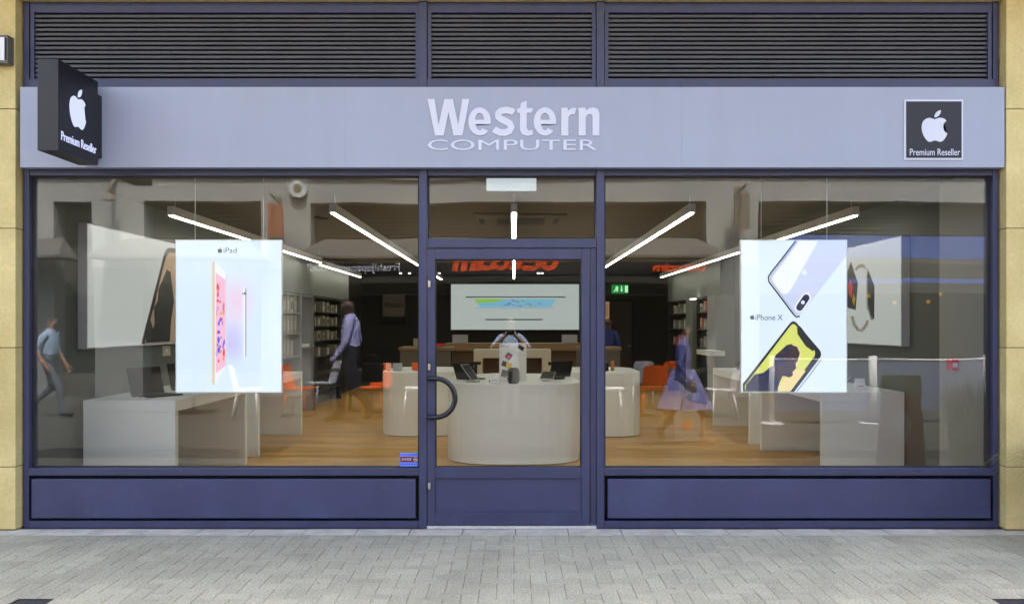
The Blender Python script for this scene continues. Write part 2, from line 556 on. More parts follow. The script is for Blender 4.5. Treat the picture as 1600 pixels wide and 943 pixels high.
def text_bm(text, w, h, depth, bold=0.0, shear=0.0):
    """lettering as a bmesh in (x right, y up, z towards the reader), fitted to w x h from the origin"""
    cu = bpy.data.curves.new('lettering', 'FONT')
    cu.body = text
    cu.extrude = 0.5
    cu.offset = bold
    cu.shear = shear
    cu.resolution_u = 3
    ob = bpy.data.objects.new('lettering', cu)
    scene.collection.objects.link(ob)
    dg = bpy.context.evaluated_depsgraph_get()
    me = bpy.data.meshes.new_from_object(ob.evaluated_get(dg))
    bm = bmesh.new(); bm.from_mesh(me)
    bpy.data.objects.remove(ob); bpy.data.curves.remove(cu); bpy.data.meshes.remove(me)
    bmesh.ops.remove_doubles(bm, verts=bm.verts, dist=1e-4)
    x0 = min(v.co.x for v in bm.verts); x1 = max(v.co.x for v in bm.verts)
    y0 = min(v.co.y for v in bm.verts); y1 = max(v.co.y for v in bm.verts)
    sx = w / (x1 - x0)
    sy = h / (y1 - y0) if h else sx
    for v in bm.verts:
        v.co = Vector(((v.co.x - x0) * sx, (v.co.y - y0) * sy, (v.co.z + .5) * depth))
    return bm

def xf(bm, f):
    for v in bm.verts: v.co = Vector(f(*v.co))
    return bm

def islands(bm):
    seen, out = set(), []
    for v in bm.verts:
        if v in seen: continue
        st, comp = [v], []
        seen.add(v)
        while st:
            a = st.pop(); comp.append(a)
            for e in a.link_edges:
                b = e.other_vert(a)
                if b not in seen: seen.add(b); st.append(b)
        out.append(comp)
    return out

def split_letters(bm, name, m, parent):
    for comp in islands(bm):
        idx = {v: i for i, v in enumerate(comp)}
        nb = bmesh.new()
        nv = [nb.verts.new(v.co) for v in comp]
        for f in {f for v in comp for f in v.link_faces}:
            try: nb.faces.new([nv[idx[v]] for v in f.verts])
            except ValueError: pass
        mk(name, nb, m, parent)

APPLE = [(12.152, 6.896), [(-.948, 0, -2.415, -1.078, -3.96, -1.04), (-2.04, .027, -3.91, 1.183, -4.961, 3.014), (-2.117, 3.675, -.546, 9.103, 1.519, 12.09),
         (1.013, 1.454, 2.208, 3.09, 3.792, 3.039), (1.52, -.065, 2.09, -.987, 3.935, -.987), (1.831, 0, 2.35, .987, 3.96, .948), (1.637, -.026, 2.676, -1.48, 3.676, -2.948),
         (1.156, -1.688, 1.636, -3.325, 1.662, -3.415), (-.039, -.013, -3.182, -1.221, -3.22, -4.857), (-.026, -3.04, 2.48, -4.494, 2.597, -4.559),
         (-1.429, -2.09, -3.623, -2.324, -4.39, -2.376), (-2, -.156, -3.675, 1.09, -4.61, 1.09)]]
LEAF = [(15.53, 3.83), [(.843, -1.012, 1.4, -2.427, 1.245, -3.83), (-1.207, .052, -2.662, .805, -3.532, 1.818), (-.78, .896, -1.454, 2.338, -1.273, 3.714), (1.338, .104, 2.715, -.688, 3.559, -1.701)]]

def path_pts(spec, n=5):
    (x, y), cs = spec
    out = []
    for c in cs:
        for k in range(n):
            t = k / n
            b1, b2, b3 = 3 * t * (1 - t) ** 2, 3 * t * t * (1 - t), t ** 3
            out.append((x + b1 * c[0] + b2 * c[2] + b3 * c[4], y + b1 * c[1] + b2 * c[3] + b3 * c[5]))
        x += c[4]; y += c[5]
    return out

def logo(name, cx, cz, h, f, th, m, parent):
    """apple-shaped mark of height h centred on (cx, cz); f maps (u, v, w) to the world"""
    s = h / 24.0
    bm = bmesh.new()
    for spec in (APPLE, LEAF):
        pts = [(cx + (x - 12) * s, cz + (12 - y) * s) for x, y in path_pts(spec)]
        prism(bm, pts, lambda u, v: f(u, v, 0), lambda u, v: f(u, v, th))
    bmesh.ops.triangulate(bm, faces=[fc for fc in bm.faces if len(fc.verts) > 4])
    return mk(name, bm, m, parent)

def copy_tree(o, parent=None):
    c = o.copy(); scene.collection.objects.link(c)
    if parent is not None: c.parent = parent
    for ch in list(o.children): copy_tree(ch, c)
    return c

# ------------------------------------------------------------------ the ground
YS = -D0
gb = bmesh.new()
gv = [gb.verts.new(p) for p in ((-60, -60, -.010), (60, -60, -.010), (60, -.02, -.010), (-60, -.02, -.010))]
gb.faces.new(gv)
ground = tag(mk('ground', gb, M['street'], keep=True), kind='structure')
jb = bmesh.new()
bx(jb, -6, 6, -3.4, -.2, -.06, -.0032)
pavement = tag(mk('pavement', jb, M['joint'], keep=True), kind='structure')

def paver_shape(bm, x0, x1, y0, y1, z, tilt=(0, 0)):
    g, c = .0017, .0022
    x0 += g; x1 -= g; y0 += g; y1 -= g
    cx, cy_ = (x0 + x1) / 2, (y0 + y1) / 2
    zz = lambda x, y, dz: z + dz + (x - cx) * tilt[0] + (y - cy_) * tilt[1]
    lo = [bm.verts.new((x, y, -.05)) for x, y in ((x0, y0), (x1, y0), (x1, y1), (x0, y1))]
    md = [bm.verts.new((x, y, zz(x, y, -.0016))) for x, y in ((x0, y0), (x1, y0), (x1, y1), (x0, y1))]
    tp = [bm.verts.new((x, y, zz(x, y, 0))) for x, y in ((x0 + c, y0 + c), (x1 - c, y0 + c), (x1 - c, y1 - c), (x0 + c, y1 - c))]
    fs = [bm.faces.new(tp)]
    for a, b in ((lo, md), (md, tp)):
        for i in range(4):
            fs.append(bm.faces.new((a[i], a[(i + 1) % 4], b[(i + 1) % 4], b[i])))
    return fs

covers = [(-2.8, -2.6, -2.1, -1.7), (2.7, 3.2, -2.1, -1.7)]
U = 0.1
def open_cell(i, j):
    x, y = (i + .5) * U, (j + .5) * U
    return y < -.2 and not any(c[0] < x < c[1] and c[2] < y < c[3] for c in covers)
pv = []
for i in range(-56, 57):
    for j in range(-34, -1):
        k = (i - j) % 4
        if k in (0, 3):
            i2, j2 = (i + 1, j) if k == 0 else (i, j + 1)
            ok1, ok2 = open_cell(i, j), open_cell(i2, j2)
            if ok1 and ok2: pv.append((i * U, (i2 + 1) * U, j * U, (j2 + 1) * U))
            elif ok1: pv.append((i * U, (i + 1) * U, j * U, (j + 1) * U))
            elif ok2: pv.append((i2 * U, (i2 + 1) * U, j2 * U, (j2 + 1) * U))
def seen(p):
    d = D0 + (p[2] + p[3]) / 2
    x = (p[0] + p[1]) / 2
    px, py = VX + x * F / d, HY + CH * F / d
    return -10 < px < 1610 and py < 958
near = sorted([p for p in pv if seen(p)], key=lambda p: p[2])[:300]
nearset = set(near)
for p in near:
    bm = bmesh.new()
    paver_shape(bm, *p, random.uniform(-.0008, .0008), (random.uniform(-.004, .004), random.uniform(-.004, .004)))
    o = mk('paver', bm, M['paver'], pavement)
    at = o.data.attributes.new('tone', 'FLOAT', 'FACE')
    t = random.random()
    at.data.foreach_set('value', [t] * len(o.data.polygons))
bm = bmesh.new(); tones = []
for p in pv:
    if p in nearset: continue
    fs = paver_shape(bm, *p, random.uniform(-.0008, .0008), (random.uniform(-.004, .004), random.uniform(-.004, .004)))
    tones += [random.random()] * len(fs)
o = mk('paver_field', bm, M['paver'], pavement)
at = o.data.attributes.new('tone', 'FLOAT', 'FACE'); at.data.foreach_set('value', tones)
o['kind'] = 'stuff'
bed = box('slab_bed', (-6, 6, -.2, -.015, -.06, -.007), M['joint'], keep=True)
bed.name = 'edging'
tag(bed, kind='structure')
x = -5.9; k = 0
while x < 5.9:
    w = .395 + random.uniform(-.004, .004)
    box('slab', (x + .003, x + w - .003, -.196, -.02, -.05, random.uniform(.001, .004)), M['slab'], bed, bev=.004)
    x += w

for c, lab in zip(covers, ('dark metal access cover in the paving near the left corner', 'dark metal access cover in the paving near the right corner')):
    e = empty('access_cover', ((c[0] + c[1]) / 2, (c[2] + c[3]) / 2, 0), lab, 'access cover', 'covers set in the paving')
    bm = bmesh.new()
    for q in ((c[0], c[1], c[2], c[2] + .012), (c[0], c[1], c[3] - .012, c[3]), (c[0], c[0] + .012, c[2] + .013, c[3] - .013), (c[1] - .012, c[1], c[2] + .013, c[3] - .013)):
        bx(bm, *q, -.04, .002)
    mk('frame', bm, M['iron'], e)
    bm = bmesh.new()
    bx(bm, c[0] + .015, c[1] - .015, c[2] + .015, c[3] - .015, -.04, -.0015)
    for a in range(7):
        for b in range(7):
            xx, yy = c[0] + .06 + a * .05, c[2] + .06 + b * .05
            if xx + .03 < c[1] - .03 and yy + .03 < c[3] - .03: bx(bm, xx, xx + .03, yy, yy + .03, -.002, .0008)
    mk('lid', bm, M['iron'], e)

# ------------------------------------------------------------------ the stone building round the shop
XL, XR = -3.735, 3.69
ZT = 3.995
bld = empty('stone_building', (0, -.08, 0), 'yellow sandstone building framing the dark blue shopfront', 'building')
for (a, b) in ((XL - 1.05, XL), (XR, XR + 1.05)):
    core = box('pier', (a + .006, b - .006, -.072, .138, 0.0, 4.4), M['mortar'], bld)
    zs = [0.012, .48, 1.373, 2.267, 3.16, 4.055, 4.4]
    for k in range(6):
        bm = bmesh.new()
        bx(bm, a, b, -.08 + random.uniform(-.001, .001), .136, zs[k] + .003, zs[k + 1] - .003, bev=.006)
        mk('stone_block', bm, M['stone'], core)
box('lintel', (XL + .001, XR - .001, -.08, .4, ZT, 4.4), M['stone'], bld)
box('upper_wall', (XL - 1.05, XR + 1.05, -.079, 23, 4.4, 7.8), M['stone'], bld)
box('ledge', (XL - 1.05, XR + 1.05, -1.15, -.08, 4.42, 4.62), M['stone'], bld, bev=.02)
for s in (-1, 1):
    box('side_wall', (s * 10 - 5.2, s * 10 + 5.2, .0, 23, 0, 7.6), M['stone'], bld)

# ------------------------------------------------------------------ the shopfront
sf = empty('shop_front', (0, .06, 0), 'dark blue framed glazed shopfront with louvres above and panels below', 'shopfront')
def fr(name, px0, px1, py0, py1, y0=0.0, y1=.12, m='frame', bev=.003, parent=None):
    return box(name, (X(px0), X(px1), y0, y1, max(Z(py1), .004), Z(py0)), M[m], parent or sf, bev=bev)
fr('post', 36.5, 45, 2, 825, 0, .14)
fr('post', 1552, 1560, 2, 825, 0, .14)
fr('mullion', 655, 667, 2, 825, -.012, .13)
fr('mullion', 932, 944, 2, 825, -.012, .13)
for a, b in ((45.3, 654.7), (667.3, 931.7), (944.3, 1551.7)):
    fr('head_rail', a, b, 2, 19, .012, .12)
    fr('louvre_sill', a, b, 124, 138, -.006, .13)
    fr('transom', a, b, 258, 274, .006, .13)
for a, b in ((45.3, 654.7), (944.3, 1551.7)):
    fr('sill', a, b, 731, 742, -.01, .13)
    fr('base_rail', a, b, 813, 825, -.004, .13)
    fr('riser_backing', a, b, 742.2, 812.8, .09, .12, 'frame_dark', 0)
    fr('stall_riser', a + 5, b - 5, 747.5, 808.5, -.012, .05, 'riser', .006)
fr('door_transom', 667.3, 931.7, 373, 387, -.006, .13)
# glazing with black gaskets
def pane(a, b, t, bt, y=.055):
    p = box('window_pane', (X(a), X(b), y, y + .008, Z(bt), Z(t)), M['glass'], sf)
    bm = bmesh.new()
    x0, x1, z0, z1 = X(a), X(b), Z(bt), Z(t)
    g = .012
    for q in ((x0, x1, z1 - g, z1), (x0, x1, z0, z0 + g * .5), (x0, x0 + g, z0 + g * .5, z1 - g), (x1 - g, x1, z0 + g * .5, z1 - g)):
        bx(bm, q[0] + .0005, q[1] - .0005, y - .012, y - .002, q[2] + .0005, q[3] - .0005)
    mk('gasket', bm, M['frame_dark'], p)
pane(45.6, 654.4, 274.3, 730.7)
pane(944.6, 1551.4, 274.3, 730.7)
pane(667.6, 931.4, 274.3, 372.7)
# louvres
for a, b in ((50, 652), (671, 928), (948, 1547)):
    lv = box('louvre_panel', (X(a) - .02, X(b) + .02, .10, .12, Z(124), Z(17)), M['frame_dark'], sf)
    n = 15
    for k in range(n):
        zc = Z(122.5 - (122.5 - 23) * k / (n - 1))
        bm = bmesh.new()
        prism(bm, [(.02, -.0135), (.028, -.015), (.095, .017), (.088, .021), (.02, .005)],
              lambda u, v: (X(a), u, zc + v), lambda u, v: (X(b), u, zc + v))
        mk('slat', bm, M['louvre'], lv)
    for s in (a, b):
        box('end_stile', (X(s) - .014, X(s) + .014, .004, .098, Z(124) + .001, Z(17) - .001), M['frame'], lv)

# door
dr = box('door', (X(668.5), X(680), -.016, .05, .028, Z(389)), M['frame'], sf, bev=.003)
def dpart(name, a, b, t, bt, y0=-.016, y1=.05, m='frame', bev=.003):
    return box(name, (X(a), X(b), y0, y1, Z(bt), Z(t)), M[m], dr, bev=bev)
dpart('stile', 908.5, 921, 389, 819)
dpart('top_rail', 680.2, 908.3, 389, 405)
dpart('mid_rail', 680.2, 908.3, 729, 746)
dpart('bottom_rail', 680.2, 908.3, 799, 819)
dpart('kick_panel', 680.2, 908.3, 746.2, 798.8, .002, .04, 'riser', 0)
dpart('jamb', 922.5, 931.7, 388, 822, .004, .09)
dpart('door_pane', 679.5, 909, 404.5, 729.5, .02, .028, 'glass', 0)
bm = bmesh.new()
for q in ((680.3, 908.2, 405.1, 406.6), (680.3, 908.2, 727.9, 728.9), (680.3, 682, 406.7, 727.8), (906.5, 908.2, 406.7, 727.8)):
    bx(bm, X(q[0]), X(q[1]), .004, .016, Z(q[3]), Z(q[2]))
mk('gasket', bm, M['frame_dark'], dr)
hp = []
hc = Vector((X(671), -.075, (Z(590) + Z(650)) / 2))
rz_ = (Z(590) - Z(650)) / 2
hp += [(X(671), -.012, hc.z + rz_), (X(671), -.072, hc.z + rz_)]
for k in range(0, 19):
    a = R(90 - 10 * k)
    hp.append((X(682) + math.cos(a) * X(VX + 30), -.075, hc.z + math.sin(a) * rz_))
hp += [(X(671), -.072, hc.z - rz_), (X(671), -.012, hc.z - rz_)]
tubeo('handle', hp, .0195, M['handle'], dr, 14)
for py, big in ((443, 1), (572, 0), (757, 1)):
    zc = Z(py)
    bm = bmesh.new()
    if not big:
        bx(bm, X(667.3 + 2), X(674), -.019, -.0155, zc - .04, zc + .035)
        mk('lock_plate', bm, M['frame_dark'], dr)
        bm = bmesh.new()
    pts = [(X(671.2) + .011 * math.cos(t), zc + .012 + .011 * math.sin(t)) for t in [R(-30 + 240 * q / 12) for q in range(13)]]
    pts = pts + [(X(671.2) - .007, zc - .026), (X(671.2) + .007, zc - .026)]
    prism(bm, pts, front(-.034), front(-.0195 if not big else -.0165))
    mk('lock_cylinder', bm, M['steel'], dr)
box('closer', (X(667.6), X(682), -.02, .0, Z(388.5), Z(386.5)), M['gunmetal'], dr)
box('threshold', (X(667.5), X(931.5), -.03, .14, .004, .026), M['threshold'], sf, bev=.004)

# ------------------------------------------------------------------ fascia sign with its letters
FY = -.085
DF = D0 + FY
fas = empty('fascia_sign', (0, FY, Z(260, DF)), 'long pale lilac grey fascia board with raised white shop lettering', 'shop sign')
edges = [31.5, 540, 1065, 1569.5]
for k in range(3):
    a = X(edges[k], DF) + (0.0002 if k else 0); b = X(edges[k + 1], DF) - (.0002 if k < 2 else 0)
    box('fascia_panel', (a, b, FY, -.0065, Z(261.5, DF), Z(136, DF)), M['fascia'], fas, bev=.0006)
def fmap(px, py, dy=0.0): return (X(px, DF), FY - dy, Z(py, DF))
def ell(cx, cy_, rx, ry, a0, a1, n=16):
    return [(cx + rx * math.cos(R(a0 + (a1 - a0) * k / n)), cy_ + ry * math.sin(R(a0 + (a1 - a0) * k / n))) for k in range(n + 1)]
def letter_e(x):       # measured in photo pixels: x right, y down from the baseline row 212
    cx, rx, ry = x + 17.5, 17.5, 22
    outer = ell(cx, 22, rx, ry, -6, 318, 30)
    inner = ell(cx, 21.5, rx - 11, ry - 8.8, 312, 190, 12)
    hole = ell(cx, 25.5, rx - 10.6, 9.8, 0, 180, 12)
    return [outer + inner + [(cx - rx + 11, 18), (x + 34.9, 18)], hole + [(cx - rx + 10.6, 24.6), (cx + rx - 10.6, 24.6)]]
WEST = [
    [[(668, 57), (679, 57), (685.5, 17), (694.5, 57), (707.5, 57), (716, 17), (722.5, 57), (733.5, 57), (722.5, 0), (709, 0), (701, 37), (693.5, 0), (680, 0)]],
    letter_e(732),
    [stroke([(803.5 - .5, 35.5), (799, 38.3), (791, 39.8), (783.5, 38.6), (778.5, 34.5), (778.5, 29.3), (783, 25.5), (790, 22.5), (796.5, 18.8), (799, 13), (796, 7.2), (789, 4.6), (781, 5), (774.5, 8.2), (772, 10)], 10.6)],
    [[(808, 35), (808, 42.5), (812.5, 43), (814.5, 51), (823, 54.5), (823, 43), (833, 43), (831, 35.5), (823, 35.5), (823, 12), (825.5, 7.8), (832, 8.6), (833, 1.4), (824, -.8), (815.5, 2), (812.5, 9), (812.5, 35.3)]],
    letter_e(834),
    [[(877, 0), (877, 41), (874.5, 43), (886, 43.8), (888, 38.5), (893, 43), (900.5, 43.4), (898, 33.5), (892, 33.5), (888, 29), (888, 0)]],
    [[(904, 0), (904, 40), (902.5, 43), (914, 43.8), (916, 39.5), (921, 43), (928, 43.8), (934, 41), (936.5, 34), (936.5, 0), (925.5, 0), (925.5, 30), (923, 34), (918.5, 33), (915, 29), (915, 0)]],
]
for loops in WEST:
    cu = bpy.data.curves.new('letter', 'CURVE')
    cu.dimensions = '2D'; cu.fill_mode = 'BOTH'; cu.extrude = .004
    for lp_ in loops:
        sp_ = cu.splines.new('POLY')
        sp_.points.add(len(lp_) - 1)
        for q, (u, v) in zip(sp_.points, lp_):
            q.co = (X(u, DF), Z(212.3 - v, DF), 0, 1)
        sp_.use_cyclic_u = True
    ob = bpy.data.objects.new('letter', cu)
    scene.collection.objects.link(ob)
    me = bpy.data.meshes.new_from_object(ob.evaluated_get(bpy.context.evaluated_depsgraph_get()))
    bm = bmesh.new(); bm.from_mesh(me)
    bpy.data.objects.remove(ob); bpy.data.curves.remove(cu); bpy.data.meshes.remove(me)
    mk('letter', xf(bm, lambda x, y, z: (x, FY - .005 - z, y)), M['white_letter'], fas)
t = text_bm('COMPUTER', X(932.5, DF) - X(668.5, DF), Z(218.5, DF) - Z(235, DF), .007)
xf(t, lambda x, y, z: (X(668.5, DF) + x, FY - .001 - z, Z(235, DF) + y))
split_letters(t, 'letter', M['white_letter'], fas)

# square plaque on the right
DP = DF - .012
pl = empty('square_sign', (X(1459, DP), FY, Z(250, DP)), 'square dark plaque with white border and apple mark on fascia right end', 'sign')
def pbox(name, a, b, t, bt, y0, y1, m): return box(name, (X(a, DP), X(b, DP), FY - y0, FY - y1, Z(bt, DP), Z(t, DP)), m, pl)
pbox('border', 1413.3, 1505.5, 155.5, 249.5, .008, .0, M['white_letter'])
pbox('panel', 1416.2, 1502.6, 158.5, 246.5, .012, .0082, M['sign_slate'])
logo('logo', X(1460, DP), Z(197, DP), Z(172, DP) - Z(221.5, DP), lambda u, v, w: (u, FY - .0125 - w, v), .002, M['white_letter'], pl)
t = text_bm('Premium Reseller', X(1500, DP) - X(1421.5, DP), Z(232.5, DP) - Z(243, DP), .002, bold=.004)
mk('lettering', xf(t, lambda x, y, z: (X(1421.5, DP) + x, FY - .0125 - z, Z(243, DP) + y)), M['white_letter'], pl)

# projecting sign on the left
sx0, sx1 = -3.226, -3.084
sy1 = -.15; sy0 = sy1 - .565
sz0, sz1 = 2.725, 3.343
ps = empty('projecting_sign', (-3.15, FY, sz0), 'black box sign with lit apple mark projecting from fascia left end', 'sign')
bm = bmesh.new(); bx(bm, sx0, sx1, sy0, sy1, sz0, sz1, bev=.004)
mk('case', bm, M['black_sign'], ps)
box('bracket', (sx0 + .02, sx1 - .001, sy1 + .001, FY - .001, 2.79, 3.25), M['black_sign'], ps)
side = lambda u, v, w: (sx1 + .001 + w, u, v)
mid = (sy0 + sy1) / 2
logo('logo', mid - .02, 3.075, .285, side, .003, E['sign_white'], ps)
t = text_bm('Premium Reseller', .50, .062, .003, bold=.002)
mk('lettering', xf(t, lambda x, y, z: (sx1 + .001 + z, sy0 + .035 + x, 2.802 + y)), E['sign_white'], ps)

# small box sign on the left pier
bs = empty('box_sign', (X(-8, 6.5), -.08, Z(98, 6.5)), 'small white box sign on left stone pier at picture edge', 'sign')
box('case', (X(-40, 6.48), X(11, 6.48), -.16, -.081, Z(98, 6.48), Z(54, 6.48)), M['canopy'], bs, bev=.004)
box('panel', (X(-36, 6.48), X(6, 6.48), -.166, -.1605, Z(94, 6.48), Z(58, 6.48)), M['whitep'], bs)
box('edge_strip', (X(7, 6.48), X(9, 6.48), -.164, -.1605, Z(93, 6.48), Z(59, 6.48)), M['black'], bs)

# window sticker
st = empty('window_sticker', (X(638), .05, Z(729)), 'small blue and red sticker at lower corner of left window', 'sticker')
def stk(name, a, b, t, bt, y, m): return box(name, (X(a), X(b), y - .0008, y, Z(bt), Z(t)), m, st)
M['sblue'] = mat('sticker_blue', (0.06, 0.14, 0.75), .5)
M['slblue'] = mat('sticker_light_blue', (0.18, 0.32, 0.95), .5)
M['smaroon'] = mat('sticker_maroon', (0.16, 0.012, 0.035), .5)
stk('backing', 623.5, 654, 708.8, 729.6, .0535, M['slblue'])
stk('stripe', 624, 653.5, 710, 712.5, .0522, M['sblue'])
stk('stripe', 624, 653.5, 725, 727, .0522, M['sblue'])
stk('band', 624, 653.5, 714.2, 723.2, .0522, M['smaroon'])
t = text_bm('AWARE', X(642) - X(625.5), Z(716.6) - Z(720.4), .0005, bold=.005, shear=.3)
mk('lettering', xf(t, lambda x, y, z: (X(625.5) + x, .0508 - z, Z(720.4) + y)), M['white_letter'], st)
bm = bmesh.new()
prism(bm, stroke([(X(648) + .015 * math.cos(R(a)), Z(718.6) + .018 * math.sin(R(a))) for a in range(0, 361, 24)], .003), front(.0502), front(.0508))
prism(bm, [(X(646), Z(718)), (X(648.5), Z(717)), (X(651), Z(721)), (X(647), Z(719.5))], front(.0502), front(.0508))
mk('emblem', bm, M['white_letter'], st)

# ------------------------------------------------------------------ the shop interior
YB = 22.0 - D0
WX = 3.86
CZ = 2.80
b_ = bmesh.new(); bx(b_, -WX, WX, .141, YB, -.06, -.003)
floor = tag(mk('floor', b_, M['floor'], keep=True), kind='structure')
yy = .145
row = 0
while yy < 6.6:
    x = -WX + (row * .47) % 1.3 - 1.3
    while x < WX:
        x0, x1 = max(x, -WX), min(x + 1.3, WX)
        if x1 - x0 > .03:
            box('plank', (x0 + .0008, x1 - .0008, yy + .0008, yy + .189, -.02, random.uniform(-.0002, .0004)), M['floor'], floor)
        x += 1.3
    yy += .19; row += 1
for s, nm in ((-1, 'wall_left'), (1, 'wall_right')):
    tag(box(nm, (s * (WX + .04) - .04, s * (WX + .04) + .04, .145, YB, 0, CZ + .3), M['iwall'], keep=True), kind='structure')
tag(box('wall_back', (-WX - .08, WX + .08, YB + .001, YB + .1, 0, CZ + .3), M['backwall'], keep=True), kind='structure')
tag(box('ceiling', (-WX, WX, .15, YB, CZ, CZ + .1), M['ceiling'], keep=True), kind='structure')
tag(box('wall_nib_right', (WX - .07, WX - .001, .165, 7.81 - D0, 0.001, CZ - .001), M['nib'], keep=True), kind='structure')
tag(box('wall_nib_left', (-WX + .001, -WX + .06, .165, .45, 0.001, CZ - .001), M['iwall'], keep=True), kind='structure')
for s in (-1, 1):   # light falloff at the rear of the side walls, put in as dark sheets
    tag(box('wall_falloff_left' if s < 0 else 'wall_falloff_right', (s * (WX - .012) - .01, s * (WX - .012) + .01, 19.2 - D0, YB - .001, .001, CZ - .001), M['backwall'], keep=True), kind='structure')
tag(box('ceiling_falloff', (-WX + .03, WX - .03, 17.5 - D0, YB - .001, CZ - .02, CZ - .001), M['backwall'], keep=True), kind='structure')  # dark sheet under the rear ceiling stands in for light falloff

# suspended light bars
def bar(x, d0, d1, label):
    e = empty('pendant_light_bar', (x, (d0 + d1) / 2 - D0, 2.6), label, 'ceiling light', 'pendant light bars')
    y0, y1 = d0 - D0, d1 - D0
    box('housing', (x - .03, x + .03, y0, y1, 2.606, 2.69), M['whitep'], e)
    box('diffuser', (x - .014, x + .014, y0 + .01, y1 - .01, 2.594, 2.6055), E['tube'], e)
    for yw in (y0 + .12, (y0 + y1) / 2, y1 - .12):
        tubeo('wire', [(x, yw, 2.6905), (x, yw, CZ - .001)], .003, M['steel'], e, 6)
bar(-3.33, 8.5, 15.1, 'outermost lit bar on the left, running behind the tablet poster')
bar(-3.45, 15.6, 19.7, 'short lit bar deep in the shop above the dark left shelves')
bar(-1.72, 8.3, 20.8, 'lit bar running back between left window and door')
bar(0.0, 8.3, 20.4, 'lit bar over the middle, seen straight on through the door')
bar(1.69, 8.3, 20.8, 'lit bar running back between door and right window')
bar(3.32, 8.5, 19.8, 'outermost lit bar on the right, behind the phone poster')

# ceiling cassette
cc = empty('ceiling_cassette', (0.1, 10.5 - D0, CZ), 'beige square air conditioning cassette in the ceiling behind door', 'air conditioner')
box('grille_frame', (-.46, .60, 9.9 - D0, 11.0 - D0, CZ - .03, CZ - .001), M['ceiling'], cc, bev=.01)
box('intake', (-.2, .36, 10.15 - D0, 10.75 - D0, CZ - .036, CZ - .031), M['shelf_dark'], cc)
for s in (-.38, .5):
    box('outlet', (s - .03, s + .03, 10.2 - D0, 10.7 - D0, CZ - .036, CZ - .031), M['shelf_dark'], cc)

ab = empty('white_box', (X(799, 7.0), 7.0 - D0, Z(297, 7.0)), 'white rectangular box at the top of pane above door', 'light fitting')  # plain white box with an emissive face
box('body', (X(760, 7), X(838, 7), 7.0 - D0, 7.06 - D0, Z(297, 7), Z(277, 7)), E['white_panel'], ab, bev=.004)
for px, py in ((799, 281), (799, 292), (833, 284), (833, 289)):
    box('screw', (X(px, 7) - .004, X(px, 7) + .004, 6.995 - D0, 6.9995 - D0, Z(py, 7) - .004, Z(py, 7) + .004), M['greyp'], ab)

# desks along the side walls
def desk(x0, x1, d0, d1, label):
    y0, y1 = d0 - D0, d1 - D0
    h = .883
    e = empty('display_desk', ((x0 + x1) / 2, (y0 + y1) / 2, 0), label, 'desk', 'white display desks')
    box('top', (x0, x1, y0, y1, h - .1, h), M['laminate'], e, bev=.004)
    box('end_panel', (x0 + .001, x1 - .001, y0 + .001, y0 + .07, .001, h - .101), M['laminate'], e, bev=.004)
    box('end_panel', (x0 + .001, x1 - .001, y1 - .07, y1 - .001, .001, h - .101), M['laminate'], e, bev=.004)
    box('back_panel', ((x0 + .001) if x0 < 0 else (x1 - .05), (x0 + .05) if x0 < 0 else (x1 - .001), y0 + .071, y1 - .071, .001, h - .101), M['shelf_light'], e)
desk(-3.775, -2.965, 7.68, 9.75, 'white slab desk with laptops nearest to left window')
desk(-3.80, -2.99, 10.26, 12.4, 'second white slab desk behind the left window desk')
desk(3.03, 3.84, 8.62, 10.80, 'white slab desk nearest to right window')
desk(3.04, 3.85, 11.3, 13.4, 'second white slab desk behind the right window desk')

def counter(cx, d0, w, dep, label, rad):
    e = empty('rounded_counter', (cx, d0 - D0 + dep / 2, 0), label, 'counter', 'white counters with rounded ends')
    y0, y1 = d0 - D0, d0 - D0 + dep
    pts = arc_poly([(cx - w / 2, y0), (cx + w / 2, y0), (cx + w / 2, y1), (cx - w / 2, y1)], rad, 9)
    bm = bmesh.new(); prism(bm, pts, lambda u, v: (u, v, .012), lambda u, v: (u, v, .845))
    o = mk('body', bm, M['laminate'], e)
    bm = bmesh.new(); prism(bm, pts, lambda u, v: (u, v, .846), lambda u, v: (u, v, .883))
    mk('top', bm, M['laminate'], e)
    ip = arc_poly([(cx - w / 2 + .03, y0 + .03), (cx + w / 2 - .03, y0 + .03), (cx + w / 2 - .03, y1 - .03), (cx - w / 2 + .03, y1 - .03)], rad * .9, 7)
    bm = bmesh.new(); prism(bm, ip, lambda u, v: (u, v, .001), lambda u, v: (u, v, .0115))
    mk('plinth', bm, M['shelf_dark'], e)
counter(0.0, 9.62, 1.53, 2.25, 'large white counter with rounded corners behind the door', .62)
counter(-1.33, 12.05, 1.06, 1.7, 'smaller rounded white counter seen left of the door', .45)
counter(1.26, 12.0, 1.04, 1.7, 'smaller rounded white counter seen right of the door', .45)

